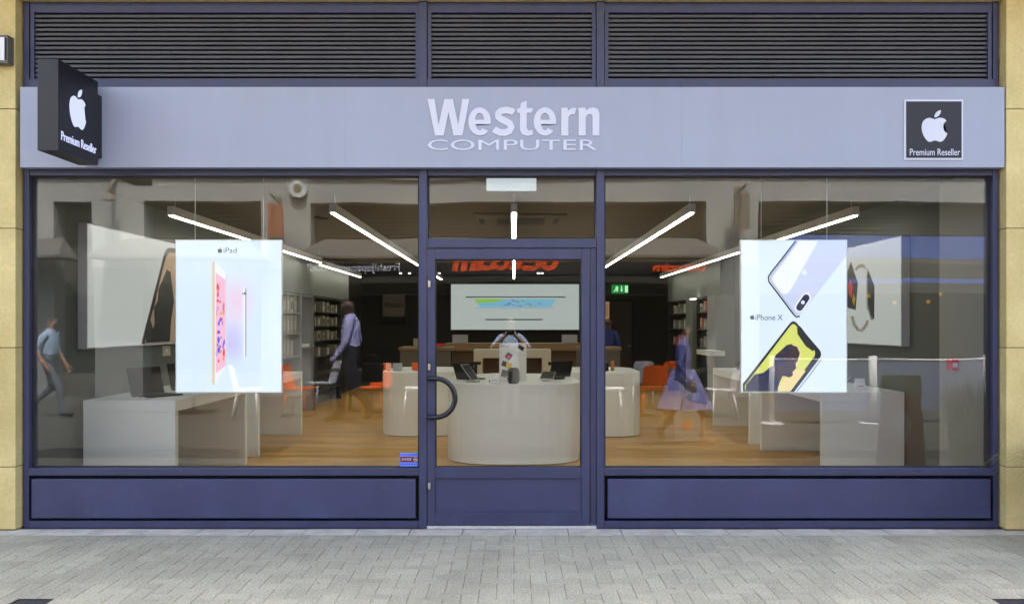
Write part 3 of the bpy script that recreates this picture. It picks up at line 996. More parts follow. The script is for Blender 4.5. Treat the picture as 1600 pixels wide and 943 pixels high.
# rear counters
rc = empty('service_counter', (0, 19.2 - D0, 0), 'long brown wooden service counter across the rear', 'counter')
box('worktop', (-1.5, 1.5, 19.0 - D0, 19.7 - D0, .97, 1.135), M['oak'], rc, bev=.01)
box('front_panel', (-1.36, 1.36, 19.15 - D0, 19.2 - D0, .001, .969), M['oakdark'], rc)
ac = empty('arch_desk', (0, 15 - D0, 0), 'tan wooden arch shaped desk behind the large white counter', 'desk')
box('top', (X(740, 15), X(861, 15), 15 - D0, 15.7 - D0, .97, 1.11), M['cream'], ac, bev=.006)
for a, b in ((740, 754), (847, 861)):
    box('leg_panel', (X(a, 15) + .001, X(b, 15) - .001, 15.001 - D0, 15.699 - D0, .001, .969), M['cream'], ac)
box('back_panel', (X(754, 15), X(847, 15), 15.5 - D0, 15.56 - D0, .001, .969), M['oakdark'], ac)
for (a, b, lab) in ((624, 706, 'tall taupe till counter rear left of the door'), (903, 970, 'tall taupe till counter rear right of the door')):
    e = empty('till_counter', (X((a + b) / 2, 15.6), 15.6 - D0, 0), lab, 'counter', 'till counters')
    box('worktop', (X(a, 15.6), X(b, 15.6), 15.5 - D0, 16.3 - D0, 1.09, 1.14), M['oak'], e)
    box('front_panel', (X(a, 15.6) + .02, X(b, 15.6) - .02, 15.53 - D0, 15.58 - D0, .001, 1.089), M['taupe'], e)
    box('side_panel', (X(a, 15.6) + .02, X(a, 15.6) + .06, 15.581 - D0, 16.28 - D0, .001, 1.089), M['taupe'], e)

# rear lightbox
DB = 21.85
lb = empty('rear_lightbox', (0, YB, Z(515, DB)), 'wide backlit tablet poster on the dark rear wall', 'lightbox')
box('case', (X(704, DB), X(905.5, DB), DB - D0, YB, Z(515.5, DB), Z(443, DB)), M['greyp'], lb)
def bpoly(name, pts, dy, m):
    flat_poly(name, [(X(p, DB), Z(q, DB)) for p, q in pts], DB - D0 - dy, .004, m, lb)
bpoly('face', [(705, 444), (904.5, 444), (904.5, 514.5), (705, 514.5)], .006, E['back_white'])
bpoly('print', [(726, 465), (729, 463), (882, 463), (885, 465), (868, 464.6), (742, 464.6)], .014, E['bx_ink'])
bpoly('print', [(741, 467), (869, 467), (861, 479.5), (751, 479.5)], .013, E['bx_sky'])
bpoly('print', [(741, 467), (790, 467), (772, 472), (746, 473)], .018, E['bx_green'])
bpoly('print', [(741, 480), (868, 480), (866, 481.5), (743, 481.5)], .013, E['pgrey'])
bpoly('print', [(757, 498), (850, 498), (846, 500), (760, 500)], .013, E['bx_ink'])
for k in range(26):
    p, q = random.gauss(806, 17), random.uniform(468.5, 478)
    w = random.uniform(2, 6)
    bpoly('print', [(p, q), (p + w, q - .5), (p + w * .8, q + .9), (p - 1, q + .7)], .019 + k * .0003, E['bx_violet'] if k % 3 else E['bx_green'])
ws = empty('wall_sign', (X(615, DB), YB, Z(503, DB)), 'small pale Western sign on the dark rear wall', 'sign')
ws['label'] = 'small pale name sign with dark lower band on rear wall'
M['sign_beige'] = mat('sign_beige', (.16, .145, .125), .7)
box('panel', (X(598, DB), X(632, DB), DB - D0, YB, Z(494, DB), Z(460, DB)), E['beige_panel'] if False else M['sign_beige'], ws)
box('band', (X(598, DB), X(632, DB), DB - D0, YB, Z(503, DB), Z(494.2, DB)), M['black'], ws)
t = text_bm('Western', X(629.5, DB) - X(601, DB), Z(472, DB) - Z(480, DB), .005, bold=.005)
mk('lettering', xf(t, lambda x, y, z: (X(601, DB) + x, DB - D0 - .001 - z, Z(480, DB) + y)), M['black'], ws)
ex = empty('exit_sign', (X(969, DB), YB - .1, Z(458, DB)), 'lit green exit sign with running figure on dark rear wall', 'exit sign')
box('panel', (X(956.5, DB), X(982, DB), DB - D0, YB, Z(458, DB), Z(444.5, DB)), E['exit'], ex)
def epoly(pts): flat_poly('pictogram', [(X(p, DB), Z(q, DB)) for p, q in pts], DB - D0 - .005, .004, E['exit_white'], ex)
epoly([(962, 448), (964.5, 446.5), (965.5, 448.5), (967, 450.5), (964.5, 451), (966, 454), (964, 456), (963, 453), (959.5, 456), (958.5, 455), (961.5, 452)])
epoly([(970.5, 446.5), (972, 446.5), (972, 452), (973.5, 452), (971.2, 456), (969, 452), (970.5, 452)])
epoly([(976.5, 446), (981, 446), (981, 456.5), (976.5, 456.5)])
rd = empty('rear_door', (X(972, DB), YB - .05, 0), 'dark door in the rear wall under the exit sign', 'door')
box('leaf', (X(952, DB), X(988, DB), YB - .05, YB - .002, .01, Z(471, DB)), M['shelf_dark'], rd)
bm = bmesh.new()
for q in ((949, 952), (988, 991)): bx(bm, X(q[0], DB), X(q[1], DB), YB - .07, YB - .001, .001, Z(468, DB))
bx(bm, X(952, DB) + .001, X(988, DB) - .001, YB - .07, YB - .001, Z(471, DB) + .002, Z(468, DB))
mk('frame', bm, M['black'], rd)
tubeo('handle', [(X(986, DB), YB - .08, 1.0), (X(982, DB), YB - .08, 1.0)], .012, M['steel'], rd)
bp_ = empty('notice_panel', (X(945, 21.6), YB - .1, 1.6), 'warm lit panel beside the right door post at the rear', 'panel')
box('sheet', (X(936, 21.6), X(952, 21.6), 21.6 - D0, 21.66 - D0, Z(500, 21.6), Z(471, 21.6)), E['beige_panel'], bp_)
for k in range(5):
    box('line', (X(938, 21.6), X(950, 21.6), 21.592 - D0, 21.599 - D0, Z(477 + k * 4, 21.6), Z(475.8 + k * 4, 21.6)), M['oakdark'], bp_)
for k, (px, py) in enumerate(((626, 441), (536, 441), (640, 434), (686, 431), (841, 445), (847, 440))):
    d = (CZ - .02 - CH) * F / (HY - py)
    d = min(d, 21.0)
    o = bmesh.new()
    bmesh.ops.create_cone(o, cap_ends=True, segments=12, radius1=.028, radius2=.028, depth=.02, matrix=Matrix.Translation((X(px, d), d - D0, CZ - .035)))
    tag(mk('spotlight', o, E['spot']), 'small round lit spotlight in the dark rear ceiling', 'spotlight', 'rear ceiling spotlights')
dd = empty('smoke_detector', (X(500, 10.2), 10.2 - D0, CZ), 'small dark slot fitting in the ceiling left of centre', 'detector')
box('body', (X(493, 10.2), X(508, 10.2), 10.15 - D0, 10.35 - D0, CZ - .02, CZ - .001), M['shelf_dark'], dd, bev=.004)

# hanging window posters
def poster(px0, px1, label, face):
    d = 7.0
    y = d - D0
    e = empty('hanging_poster', (X((px0 + px1) / 2, d), y, Z(613, d)), label, 'poster', 'backlit posters hung in the windows')
    x0, x1, z0, z1 = X(px0, d), X(px1, d), Z(613.5, d), Z(374.5, d)
    box('case', (x0, x1, y, y + .03, z0, z1), M['silver'], e)
    bm = bmesh.new(); prism(bm, [(x0 + .008, z0 + .008), (x1 - .008, z0 + .008), (x1 - .008, z1 - .008), (x0 + .008, z1 - .008)], front(y - .002), front(y - .0005))
    mk('face', bm, face, e)
    return e, d, y
e1, d, y = poster(274, 441, 'bright hanging poster of a slanted tablet and pencil in left window', E['poster_glow'])
for px in (304, 411):
    tubeo('cable', [(X(px, d), y + .015, Z(374.6, d)), (X(px, d), y + .015, CZ - .001)], .0035 if px == 304 else .0025, M['whitep'], e1, 6)
def P1(u, v): return (X(265 + u / 3.627, d), Z(365 + v / 3.627, d))
layer = [0]
def art(e, pts, m, P, name='print'):
    layer[0] += 1
    flat_poly(name, [P(*q) for q in pts], y - .0025 - .00012 * layer[0], .0001, m, e)
def apple_text(e, P, txt, u0, v0, u1, v1, m, lu, lv, lh):
    (xa, za), (xb, zb) = P(u0, v1), P(u1, v0)
    t = text_bm(txt, xb - xa, zb - za, .0003)
    mk('lettering', xf(t, lambda a, b, c: (xa + a, y - .0045 - c, za + b)), m, e)
    c = P(lu, lv); hh = P(lu, lv - lh / 2)[1] - P(lu, lv + lh / 2)[1]
    logo('logo', c[0], c[1], hh, lambda a, b, w: (a, y - .0045 - w, b), .0003, m, e)
apple_text(e1, P1, 'iPad', 307, 80, 381, 109, E['pink_ink'], 286, 94, 31)
art(e1, arc_poly([(258, 158), (322, 222), (324, 748), (258, 850)], [8, 14, 14, 8]), E['pale'], P1)
art(e1, arc_poly([(242, 158), (257, 158), (257, 853), (242, 853)], [7, 3, 3, 7]), E['gold'], P1)
art(e1, [(262, 220), (318, 262), (318, 748), (262, 790)], E['pink'], P1)
art(e1, [(320, 222), (324, 228), (325, 742), (320, 752)], E['silverp'], P1)
for k in range(46):
    u, v = random.uniform(265, 312), random.uniform(275, 730)
    r1, r2 = random.uniform(3, 7), random.uniform(6, 22)
    m_ = E['pblue'] if (480 < v < 660 and random.random() < .7) else random.choice([E['pred'], E['pred'], E['porange'], E['pviolet']])
    art(e1, [(u + r1 * math.cos(a) * random.uniform(.6, 1.2), v + r2 * math.sin(a) * random.uniform(.6, 1.2)) for a in [R(45 * q) for q in range(8)]], m_, P1)
art(e1, arc_poly([(416, 302), (438, 302), (438, 690), (430, 708), (422, 690)], [8, 8, 4, 3, 4]), E['pale'], P1)
art(e1, [(431, 306), (437.5, 310), (437.5, 690), (431, 700)], E['pgrey'], P1)
art(e1, [(414, 333), (418, 333), (418, 345), (414, 345)], E['pink_ink'], P1)
art(e1, [(423, 333), (434, 333), (434, 345), (423, 345)], E['pink_ink'], P1)

layer[0] = 0
e2, d, y = poster(1157, 1324, 'bright hanging poster of two tilted phones in right window', E['poster'])
for px in (1293, 1190):
    tubeo('cable', [(X(px, d), y + .015, Z(374.6, d)), (X(px, d), y + .015, CZ - .001)], .0035 if px == 1293 else .002, M['whitep'], e2, 6)
def P2(u, v): return (X(1100 + u / 3.143, d), Z(340 + v / 3.143, d))
apple_text(e2, P2, 'iPhone X', 252, 475, 386, 503, E['pink_ink'], 236, 487, 26)
art(e2, arc_poly([(455, 114), (698, 114), (698, 190), (462, 490), (316, 298)], [1, 1, 1, 26, 26]), E['silverp'], P2)
art(e2, arc_poly([(468, 114), (560, 114), (400, 400), (330, 300)], [1, 1, 60, 20]), E['pale'], P2)
art(e2, stroke([(450, 114), (380, 205), (330, 268), (316, 290), (318, 314), (380, 395), (436, 470), (452, 486), (470, 484)], 8), E['navy_ink'], P2)
art(e2, stroke([(458, 116), (388, 208), (338, 272), (325, 294), (328, 312), (388, 392), (440, 462), (455, 476)], 3), E['pgrey'], P2)
def capsule(c0, c1, r):
    a = math.atan2(c1[1] - c0[1], c1[0] - c0[0])
    return [(c1[0] + r * math.cos(a + R(t)), c1[1] + r * math.sin(a + R(t))) for t in range(-90, 91, 20)] + [(c0[0] + r * math.cos(a + R(t)), c0[1] + r * math.sin(a + R(t))) for t in range(90, 271, 20)]
art(e2, capsule((468, 441), (502, 392), 24), E['pale'], P2)
art(e2, capsule((469, 440), (501, 393), 17), E['navy_ink'], P2)
art(e2, capsule((484.5, 416), (485.5, 415), 9), E['pale'], P2)
art(e2, capsule((473, 436), (474, 435), 8), E['pink_ink'], P2)
c = P2(492, 265)
logo('logo', c[0], c[1], .05, lambda a, b, w: (a, y - .0048 - w, b), .0002, E['poster'], e2)
art(e2, arc_poly([(190, 814), (438, 496), (584, 668), (442, 854), (190, 854)], [1, 30, 30, 1, 1]), E['black_ink'], P2)
art(e2, stroke([(578, 690), (520, 770), (455, 852)], 6), E['pgrey'], P2)
art(e2, arc_poly([(201, 822), (438, 512), (553, 664), (416, 852), (201, 852)], [1, 24, 28, 1, 1]), E['lime'], P2)
art(e2, [(350, 852), (430, 740), (500, 750), (424, 851)], E['peach'], P2)
art(e2, arc_poly([(456, 530), (472, 532), (550, 634), (534, 656), (514, 640), (500, 632), (458, 570)], 5), E['black_ink'], P2)
art(e2, [(202, 851), (206, 818), (248, 768), (290, 760), (330, 728), (352, 722), (382, 770), (364, 830), (360, 851)], E['navy_ink'], P2)
head = [(338, 715), (342, 690), (352, 672), (380, 648), (405, 624), (436, 618), (464, 630), (478, 662), (470, 700), (450, 740), (434, 756), (436, 772), (420, 784), (400, 778), (386, 776), (374, 800), (352, 790)]
art(e2, head, E['brown_ink'], P2)
art(e2, [(346, 690), (380, 652), (410, 628), (420, 660), (396, 690), (372, 722), (345, 722)], E['navy_ink'], P2)
art(e2, [(430, 618), (460, 626), (480, 660), (470, 704), (452, 738), (446, 700), (456, 660)], E['peach'], P2)
art(e2, [(434, 626), (456, 632), (470, 664), (460, 700), (448, 716), (446, 690), (448, 660)], E['brown_ink'], P2)
art(e2, [(368, 660), (392, 650), (412, 660), (400, 676), (376, 680)], E['brown_ink'], P2)

# wall lightboxes
def wallbox(s, d0, d1, z0, z1, label):
    xf_, xb = s * 3.775, s * (WX - .005)
    e = empty('wall_lightbox', (s * 3.8, (d0 + d1) / 2 - D0, z0), label, 'lightbox')
    box('case', (min(xf_, xb), max(xf_, xb), d0 - D0, d1 - D0, z0, z1), M['greyp'], e)
    def wp(name, pts, dx, m):
        bm = bmesh.new()
        prism(bm, pts, lambda u, v: (xf_ - s * dx, u - D0, v), lambda u, v: (xf_ - s * (dx - .001), u - D0, v))
        mk(name, bm, m, e)
    wp('face', [(d0 + .01, z0 + .01), (d1 - .01, z0 + .01), (d1 - .01, z1 - .01), (d0 + .01, z1 - .01)], .003, E['wall_box'])
    return e, wp
M['rose'] = mat('print_rose', (.62, .47, .36), .5)
M['ink'] = mat('print_black', (.008, .008, .012), .4)
M['pgreym'] = mat('print_midgrey', (.4, .4, .4), .5)
M['plight2'] = mat('print_palegrey', (.55, .55, .56), .5)
M['plight'] = mat('print_lightgrey', (.42, .42, .43), .5)
e, wp = wallbox(-1, 7.75, 10.4, 1.33, 2.444, 'large pale lightbox with a slanted phone on left wall')
wp('print', arc_poly([(8.87, 1.345), (9.50, 2.38), (9.95, 2.40), (10.3, 2.1), (9.95, 1.345)], [.02, .12, .12, .1, .02]), .0045, M['ink'])
wp('print', arc_poly([(8.95, 1.35), (9.53, 2.33), (9.88, 2.35), (10.2, 2.08), (9.9, 1.35)], [.02, .1, .1, .1, .02]), .006, M['rose'])
wp('print', [(8.98, 1.36), (9.0, 1.56), (9.07, 1.62), (9.16, 1.50), (9.2, 1.56), (9.18, 1.72), (9.28, 1.80), (9.30, 1.92), (9.42, 2.04), (9.52, 2.14), (9.62, 2.12), (9.72, 1.8), (9.64, 1.6), (9.60, 1.36)], .0075, M['ink'])
wp('print', [(9.1, 1.72), (9.16, 1.70), (9.24, 1.84), (9.2, 1.80)], .009, M['ink'])
e, wp = wallbox(1, 8.54, 10.6, 1.33, 2.41, 'large pale lightbox with two smart watches on right wall')
def wpx(pts, dx, m):   # photo positions on the plane of the box face
    wp('print', [(3.772 * F / (p - VX), CH + (HY - q) * (3.772 * F / (p - VX)) / F) for p, q in pts], dx, m)
wpx([(1323, 480), (1324, 425), (1329.5, 408), (1340.5, 442), (1337, 484)], .0045, M['ink'])
wpx([(1326, 446), (1329, 436), (1333, 448), (1331, 466), (1327, 460)], .006, M['red'])
wpx([(1332, 470), (1334, 458), (1337, 466), (1335, 478)], .006, M['yellow'])
wpx([(1335, 424), (1338, 416), (1344, 412), (1350, 413), (1356, 422), (1352, 421), (1348, 418), (1344, 418), (1340, 421)], .0045, M['pgreym'])
wpx([(1354, 430), (1357, 420), (1360, 430), (1366, 446), (1365.5, 498), (1361, 500), (1354, 478)], .0045, M['plight'])
wpx([(1355.5, 424), (1358, 424), (1366.6, 447), (1366.2, 499), (1361, 492), (1356.5, 474)], .006, M['ink'])
wpx(stroke([(1331, 494), (1335, 507), (1341, 515), (1347, 516), (1353, 509), (1356, 500)], 5), .0045, M['plight2'])

# fire call point
cp = empty('fire_call_point', (WX - .1, 7.5 - D0, 1.16), 'small red fire alarm call point on the wall by right window', 'fire alarm')
xa = WX - .0705
box('body', (xa - .055, xa, 7.47 - D0, 7.57 - D0, Z(578, 7.5), Z(560, 7.5)), M['red'], cp, bev=.004)
box('glass_plate', (xa - .050, xa - .012, 7.464 - D0, 7.4695 - D0, Z(573, 7.5), Z(566, 7.5)), M['whitep'], cp)

# shelving along the side walls
def shelf_unit(s, d0, d1, m, label, levels, top=2.06, base=0.0, depth=.26):
    xf_, xb = s * 3.6, s * (WX - .003)
    a, b = min(xf_, xb), max(xf_, xb)
    e = empty('shelving_unit', (s * 3.73, (d0 + d1) / 2 - D0, 0), label, 'shelving')
    y0, y1 = d0 - D0, d1 - D0
    box('side_panel', (a, b, y0, y0 + .04, .001, top), m, e)
    box('side_panel', (a, b, y1 - .04, y1, .001, top), m, e)
    xbk = (s * (WX - .02))
    box('back_panel', (min(xb, xbk), max(xb, xbk), y0 + .041, y1 - .041, .001, top - .001), m, e)
    for z in levels:
        box('shelf', (a + .002, b - .02 if s > 0 else b - .002, y0 + .041, y1 - .041, z - .02, z), m, e)
    return e
shelf_unit(-1, 13.5, 14.8, M['shelf_light'], 'light grey shelving with white packages on left wall', (.25, .62, 1.02, 1.40, 1.74, 2.05))
shelf_unit(-1, 14.85, 15.75, M['shelf_light'], 'grey wall bay with a single white shelf on left wall', (1.15, 2.05))
shelf_unit(-1, 15.8, 18.3, M['shelf_dark'], 'dark shelving bay with small packages on left wall', (.3, .62, .95, 1.25, 1.52, 1.78, 2.05))
shelf_unit(1, 16.1, 17.3, M['shelf_dark'], 'dark shelving bay on right wall nearer the window', (.3, .7, 1.1, 1.45, 1.78, 2.05))
shelf_unit(1, 18.2, 20.4, M['shelf_dark'], 'dark shelving bay on right wall nearer the rear', (.3, .7, 1.1, 1.45, 1.78, 2.05))
for s, a, b, lab in ((-1, 13.5, 19.1, 'grey bulkhead above the left wall shelving'), (1, 15.3, 20.5, 'grey bulkhead above the right wall shelving')):
    tag(box('bulkhead', (min(s * 3.6, s * (WX - .003)), max(s * 3.6, s * (WX - .003)), a - D0, b - D0, 2.065, CZ - .001), M['iwall']), lab, 'bulkhead')
tag(box('wall_column', (3.52, WX - .003, 15.3 - D0, 15.95 - D0, .001, 2.06), M['shelf_light']), 'light grey column beside the right wall shelving', 'column')
tag(box('wall_column', (3.55, WX - .003, 17.4 - D0, 18.1 - D0, .001, 2.06), M['iwall']), 'grey column between the two dark right shelving bays', 'column')
tag(box('wall_ledge', (-3.66, -WX + .03, 14.9 - D0, 15.7 - D0, 1.155, 1.2), M['laminate']), 'white ledge in the grey bay on left wall', 'ledge')
tag(box('wall_ledge', (3.25, 3.515, 14.6 - D0, 15.6 - D0, 1.02, 1.10), M['laminate']), 'white ledge by the light column on right wall', 'ledge')
def pack(x, d, z, w, h, m, label, group):
    e = empty('product_box', (x, d - D0, z), label, 'box', group)
    box('carton', (x - .1, x + .08, d - D0 - w / 2, d - D0 + w / 2, z + .001, z + h), m, e, bev=.002)
    box('label_panel', ((x + .081) if x < 0 else (x - .105), (x + .085) if x < 0 else (x - .101), d - D0 - w * .25, d - D0 + w * .2, z + h * .2, z + h * .7), M['gunmetal'] if random.random() < .35 else M['greyp'], e)
for z, n, h, lab in ((1.40, 5, .30, 'white upright package on upper shelf of light grey shelving'), (1.74, 5, .28, 'white upright package on top shelf of light grey shelving'), (1.02, 4, .29, 'white package with dark label on middle shelf of light grey shelving')):
    for k in range(n):
        pack(-3.72, 13.68 + k * .23, z, .17, h - random.uniform(0, .03), M['box_print'], lab, lab)
for z, lv_ in ((.95, 'third lowest'), (1.25, 'middle'), (1.52, 'second highest'), (1.78, 'highest')):
    for k in range(6):
        if random.random() < .8:
            pack(-3.72, 15.98 + k * .4, z, random.uniform(.12, .26), random.uniform(.13, .2), M['box_print'], 'small pale package on %s shelf of dark left shelving' % lv_, 'small packages on dark left shelving')
for z, lv_ in ((1.1, 'lowest'), (1.45, 'middle'), (1.78, 'highest')):
    for k in range(3):
        pack(3.72, 16.3 + k * .33, z, .18, random.uniform(.16, .22), random.choice([M['box_print'], M['terracotta'], M['shelf_light']]), 'small package on %s filled shelf of dark right shelving nearer window' % lv_, 'packages on right shelving by window')
        pack(3.72, 18.6 + k * .6, z, .2, random.uniform(.16, .22), random.choice([M['box_print'], M['terracotta'], M['shelf_light']]), 'small package on %s filled shelf of dark right shelving nearer rear' % lv_, 'packages on right shelving by rear')
tag(box('shelf_lamp', (3.45, 3.54, 17.0 - D0, 17.2 - D0, 2.03, 2.045), E['spot']), 'small lit strip lamp over the right shelving', 'lamp')

# things on the desks and counters
TH = .884
def laptop(loc, rz, label, ang=20, s=1.0):
    e = empty('laptop', loc, label, 'laptop')
    o = Vector(loc)
    def lb_(name, b, m, bev=.003): 
        return box(name, (o.x + b[0] * s, o.x + b[1] * s, o.y + b[2] * s, o.y + b[3] * s, o.z + b[4], o.z + b[5]), m, e, bev=bev)
    lb_('base', (-.16, .16, -.11, .11, .001, .016), M['black'])
    lb_('keyboard', (-.14, .14, -.02, .09, .0165, .019), M['black'], 0)
    bm = bmesh.new(); bx(bm, -.16 * s, .16 * s, -.004, .004, 0, .22 * s, bev=.002)
    bmesh.ops.rotate(bm, verts=bm.verts, cent=(0, 0, 0), matrix=Matrix.Rotation(R(-ang), 3, 'X'))
    bmesh.ops.translate(bm, verts=bm.verts, vec=o + Vector((0, .112 * s, .018)))
    sc = mk('screen', bm, M['black'], e)
    bm = bmesh.new(); bx(bm, -.15 * s, .15 * s, -.006, -.0045, .01, .21 * s)
    bmesh.ops.rotate(bm, verts=bm.verts, cent=(0, 0, 0), matrix=Matrix.Rotation(R(-ang), 3, 'X'))
    bmesh.ops.translate(bm, verts=bm.verts, vec=o + Vector((0, .112 * s, .018)))
    mk('display', bm, M['black'], sc)
    e.rotation_euler = (0, 0, rz)
laptop((-3.30, 8.12 - D0, TH), R(62), 'dark open laptop nearest the window on the left desk', 14, 1.15)
laptop((-3.26, 8.95 - D0, TH), R(62), 'dark open laptop further back on the left desk', 14, 1.15)
laptop((-.52, 10.6 - D0, TH), R(150), 'dark open laptop on left of the large white counter', 25, .9)
laptop((.55, 11.2 - D0, TH), R(-160), 'dark open laptop on right of the large white counter', 25, .9)
def tablet(loc, rz, label, lean=25, w=.17, h=.24, m='silver'):
    e = empty('tablet', loc, label, 'tablet')
    o = Vector(loc)
    bm = bmesh.new(); bx(bm, -w / 2, w / 2, -.004, .004, 0, h, bev=.003)
    rot = Matrix.Rotation(R(-lean), 3, 'X')
    bmesh.ops.rotate(bm, verts=bm.verts, cent=(0, 0, 0), matrix=rot)
    bmesh.ops.translate(bm, verts=bm.verts, vec=o + Vector((0, 0, .02)))
    mk('body', bm, M[m], e)
    bm = bmesh.new(); bx(bm, -w / 2 + .012, w / 2 - .012, -.0062, -.0045, .012, h - .012)
    bmesh.ops.rotate(bm, verts=bm.verts, cent=(0, 0, 0), matrix=rot)
    bmesh.ops.translate(bm, verts=bm.verts, vec=o + Vector((0, 0, .02)))
    mk('display', bm, M['black'], e)
    box('stand', (o.x - .05, o.x + .05, o.y - .03, o.y + .1, o.z + .001, o.z + .02), M['silver'], e)
    e.rotation_euler = (0, 0, rz)
tablet((-.44, 10.05 - D0, TH), R(60), 'silver tablet on stand beside the leaflet board on large counter', 40)
tablet((.38, 10.3 - D0, TH), R(-10), 'flat leaning tablet on right of large counter', 72)
tablet((-3.35, 10.9 - D0, TH), R(70), 'tablet standing on the second left desk', 30)
tablet((3.38, 9.3 - D0, TH), R(-50), 'tablet leaning low on the right window desk', 70)
tablet((3.4, 11.9 - D0, TH), R(-70), 'tablet standing on the second right desk', 30)
tablet((1.2, 12.6 - D0, TH), R(0), 'dark tablet on the smaller right counter', 20, m='black')

def card(x, d, label):
    e = empty('price_card', (x, d - D0, TH), label, 'card', 'price cards on the desks')
    bm = bmesh.new()
    prism(bm, [(-.035, .001), (.035, .001), (0, .11)], lambda u, v: (x - .05, d - D0 + u, TH + v), lambda u, v: (x + .05, d - D0 + u, TH + v))
    mk('tent', bm, M['whitep'], e)
    box('print', (x - .03, x + .03, d - D0 - .0265, d - D0 - .0255, TH + .028, TH + .034), M['ink2'], e)
M['ink2'] = mat('card_ink', (.03, .03, .03), .6)
def phone(x, d, rz, label):
    e = empty('phone', (x, d - D0, TH), label, 'phone', 'phones on display stands')
    box('stand', (x - .02, x + .02, d - D0 - .02, d - D0 + .04, TH + .001, TH + .05), M['silver'], e, bev=.004)
    bm = bmesh.new(); bx(bm, -.037, .037, -.004, .004, 0, .15, bev=.003)
    bmesh.ops.rotate(bm, verts=bm.verts, cent=(0, 0, 0), matrix=Matrix.Rotation(R(-35), 3, 'X'))
    bmesh.ops.translate(bm, verts=bm.verts, vec=Vector((x, d - D0 - .045, TH + .02)))
    mk('body', bm, M['black'], e)
    e.rotation_euler = (0, 0, rz)
card(-3.10, 9.25, 'white tent card near the rear edge of left window desk')
card(3.55, 9.0, 'white tent card at wall side of right window desk')
card(-.22, 9.95, 'white tent card left of the leaflet board on large counter')
phone(3.22, 9.9, R(-40), 'phone on small stand towards the rear of right window desk')
phone(-3.2, 11.7, R(40), 'phone on small stand on the second left desk')
phone(3.25, 12.6, R(-40), 'phone on small stand on the second right desk')
phone(-1.2, 12.5, R(10), 'phone on small stand on the smaller left counter')
cab = empty('charging_cable', (-3.42, 7.95 - D0, TH), 'thin white cable looped on the left window desk', 'cable')
tubeo('cord', [(-3.62 + .02 * k, 7.86 - D0 + .05 * math.sin(k * .7), TH + .005 + .004 * (k % 2)) for k in range(16)], .004, M['whitep'], cab, 6)
tubeo('plug', [(-3.32, 7.86 - D0 + .05 * math.sin(15 * .7), TH + .008), (-3.28, 7.85 - D0 + .05 * math.sin(15 * .7), TH + .008)], .007, M['whitep'], cab, 8)

lf = empty('leaflet_board', (X(801, 10.15), 10.15 - D0, TH), 'white upright board with product pictures on large counter', 'display board')
bxx0, bxx1 = X(780, 10.15), X(822.5, 10.15)
box('board', (bxx0, bxx1, 10.15 - D0, 10.17 - D0, TH + .001, Z(536, 10.15)), E['white_panel'] if False else M['whitep'], lf, bev=.003)
box('foot', (bxx0 + .03, bxx1 - .03, 10.1 - D0, 10.149 - D0, TH + .001, TH + .012), M['whitep'], lf)
def lpoly(c, w, h, rot, m, k):
    a = R(rot)
    pts = [(X(c[0] + du * w * math.cos(a) - dv * h * math.sin(a), 10.15), Z(c[1] + du * w * math.sin(a) + dv * h * math.cos(a), 10.15)) for du, dv in ((-.5, -.5), (.5, -.5), (.5, .5), (-.5, .5))]
    flat_poly('picture', pts, 10.15 - D0 - .0015 - .0006 * k, .0005, m, lf)
lpoly((814, 543), 10, 6, 30, M['ink'], 1)
lpoly((795, 556), 9, 9, 35, M['ink'], 2)
lpoly((795, 556), 5, 5, 35, M['red'], 3)
lpoly((788, 568), 8, 8, 20, M['ink'], 4)
lpoly((795, 571), 9, 9, 10, M['yellow'], 5)
lpoly((788, 583), 9, 11, 15, M['ink'], 6)
t = text_bm('iPhone', .09, .02, .0005)
mk('lettering', xf(t, lambda a, b, c: (bxx0 + .02 + a, 10.15 - D0 - .0015 - c, Z(542, 10.15) + b)), M['ink'], lf)

spk = empty('smart_speaker', (X(802, 9.85), 9.85 - D0, TH), 'black rounded smart speaker at front of the large counter', 'speaker')
prof = [(.045, 0), (.062, .012), (.070, .04), (.072, .09), (.070, .135), (.060, .162), (.045, .172), (.0, .174)]
bm = bmesh.new()
rings = []
for r_, z_ in prof[:-1]:
    rings.append([bm.verts.new((X(802, 9.85) + r_ * math.cos(2 * math.pi * k / 28), 9.85 - D0 + r_ * math.sin(2 * math.pi * k / 28), TH + .001 + z_)) for k in range(28)])
for a, b in zip(rings, rings[1:]):
    for k in range(28): bm.faces.new((a[k], a[(k + 1) % 28], b[(k + 1) % 28], b[k]))
bm.faces.new(rings[0])
mk('body', bm, M['black'], spk, smooth=True)
bm = bmesh.new(); bmesh.ops.create_cone(bm, cap_ends=True, segments=28, radius1=.046, radius2=.044, depth=.004, matrix=Matrix.Translation((X(802, 9.85), 9.85 - D0, TH + .1745)))
mk('top_plate', bm, M['gunmetal'], spk)

def gadget(name, px, d, z, w, h, m, label, cat='device', dep=.06):
    e = empty(name, (X(px, d), d - D0, z), label, cat)
    box('body', (X(px, d) - w / 2, X(px, d) + w / 2, d - D0 - dep / 2, d - D0 + dep / 2, z + .006, z + h), M[m], e, bev=.006)
    box('base', (X(px, d) - w * .35, X(px, d) + w * .35, d - D0 - dep * .4, d - D0 + dep * .4, z + .001, z + .0058), M['black'], e)
gadget('desk_lamp', 607, 12.6, TH, .07, .11, 'cream', 'small cream cylinder gadget on smaller left counter', 'device', .07)
gadget('card_reader', 621, 12.5, TH, .13, .11, 'greyp', 'small grey card display on smaller left counter', 'device')
gadget('toy_box', 652, 12.6, TH, .15, .11, 'orangep', 'small orange box on smaller left counter', 'box')
gadget('till_box', 650, 15.8, 1.141, .09, .15, 'box_print', 'cream box on the tall left till counter', 'box')
gadget('phone_box', 686, 15.8, 1.141, .18, .06, 'red', 'low red box on the tall left till counter', 'box')
gadget('flask', 957, 12.5, TH, .05, .14, 'terracotta', 'small reddish flask on smaller right counter', 'flask', .05)
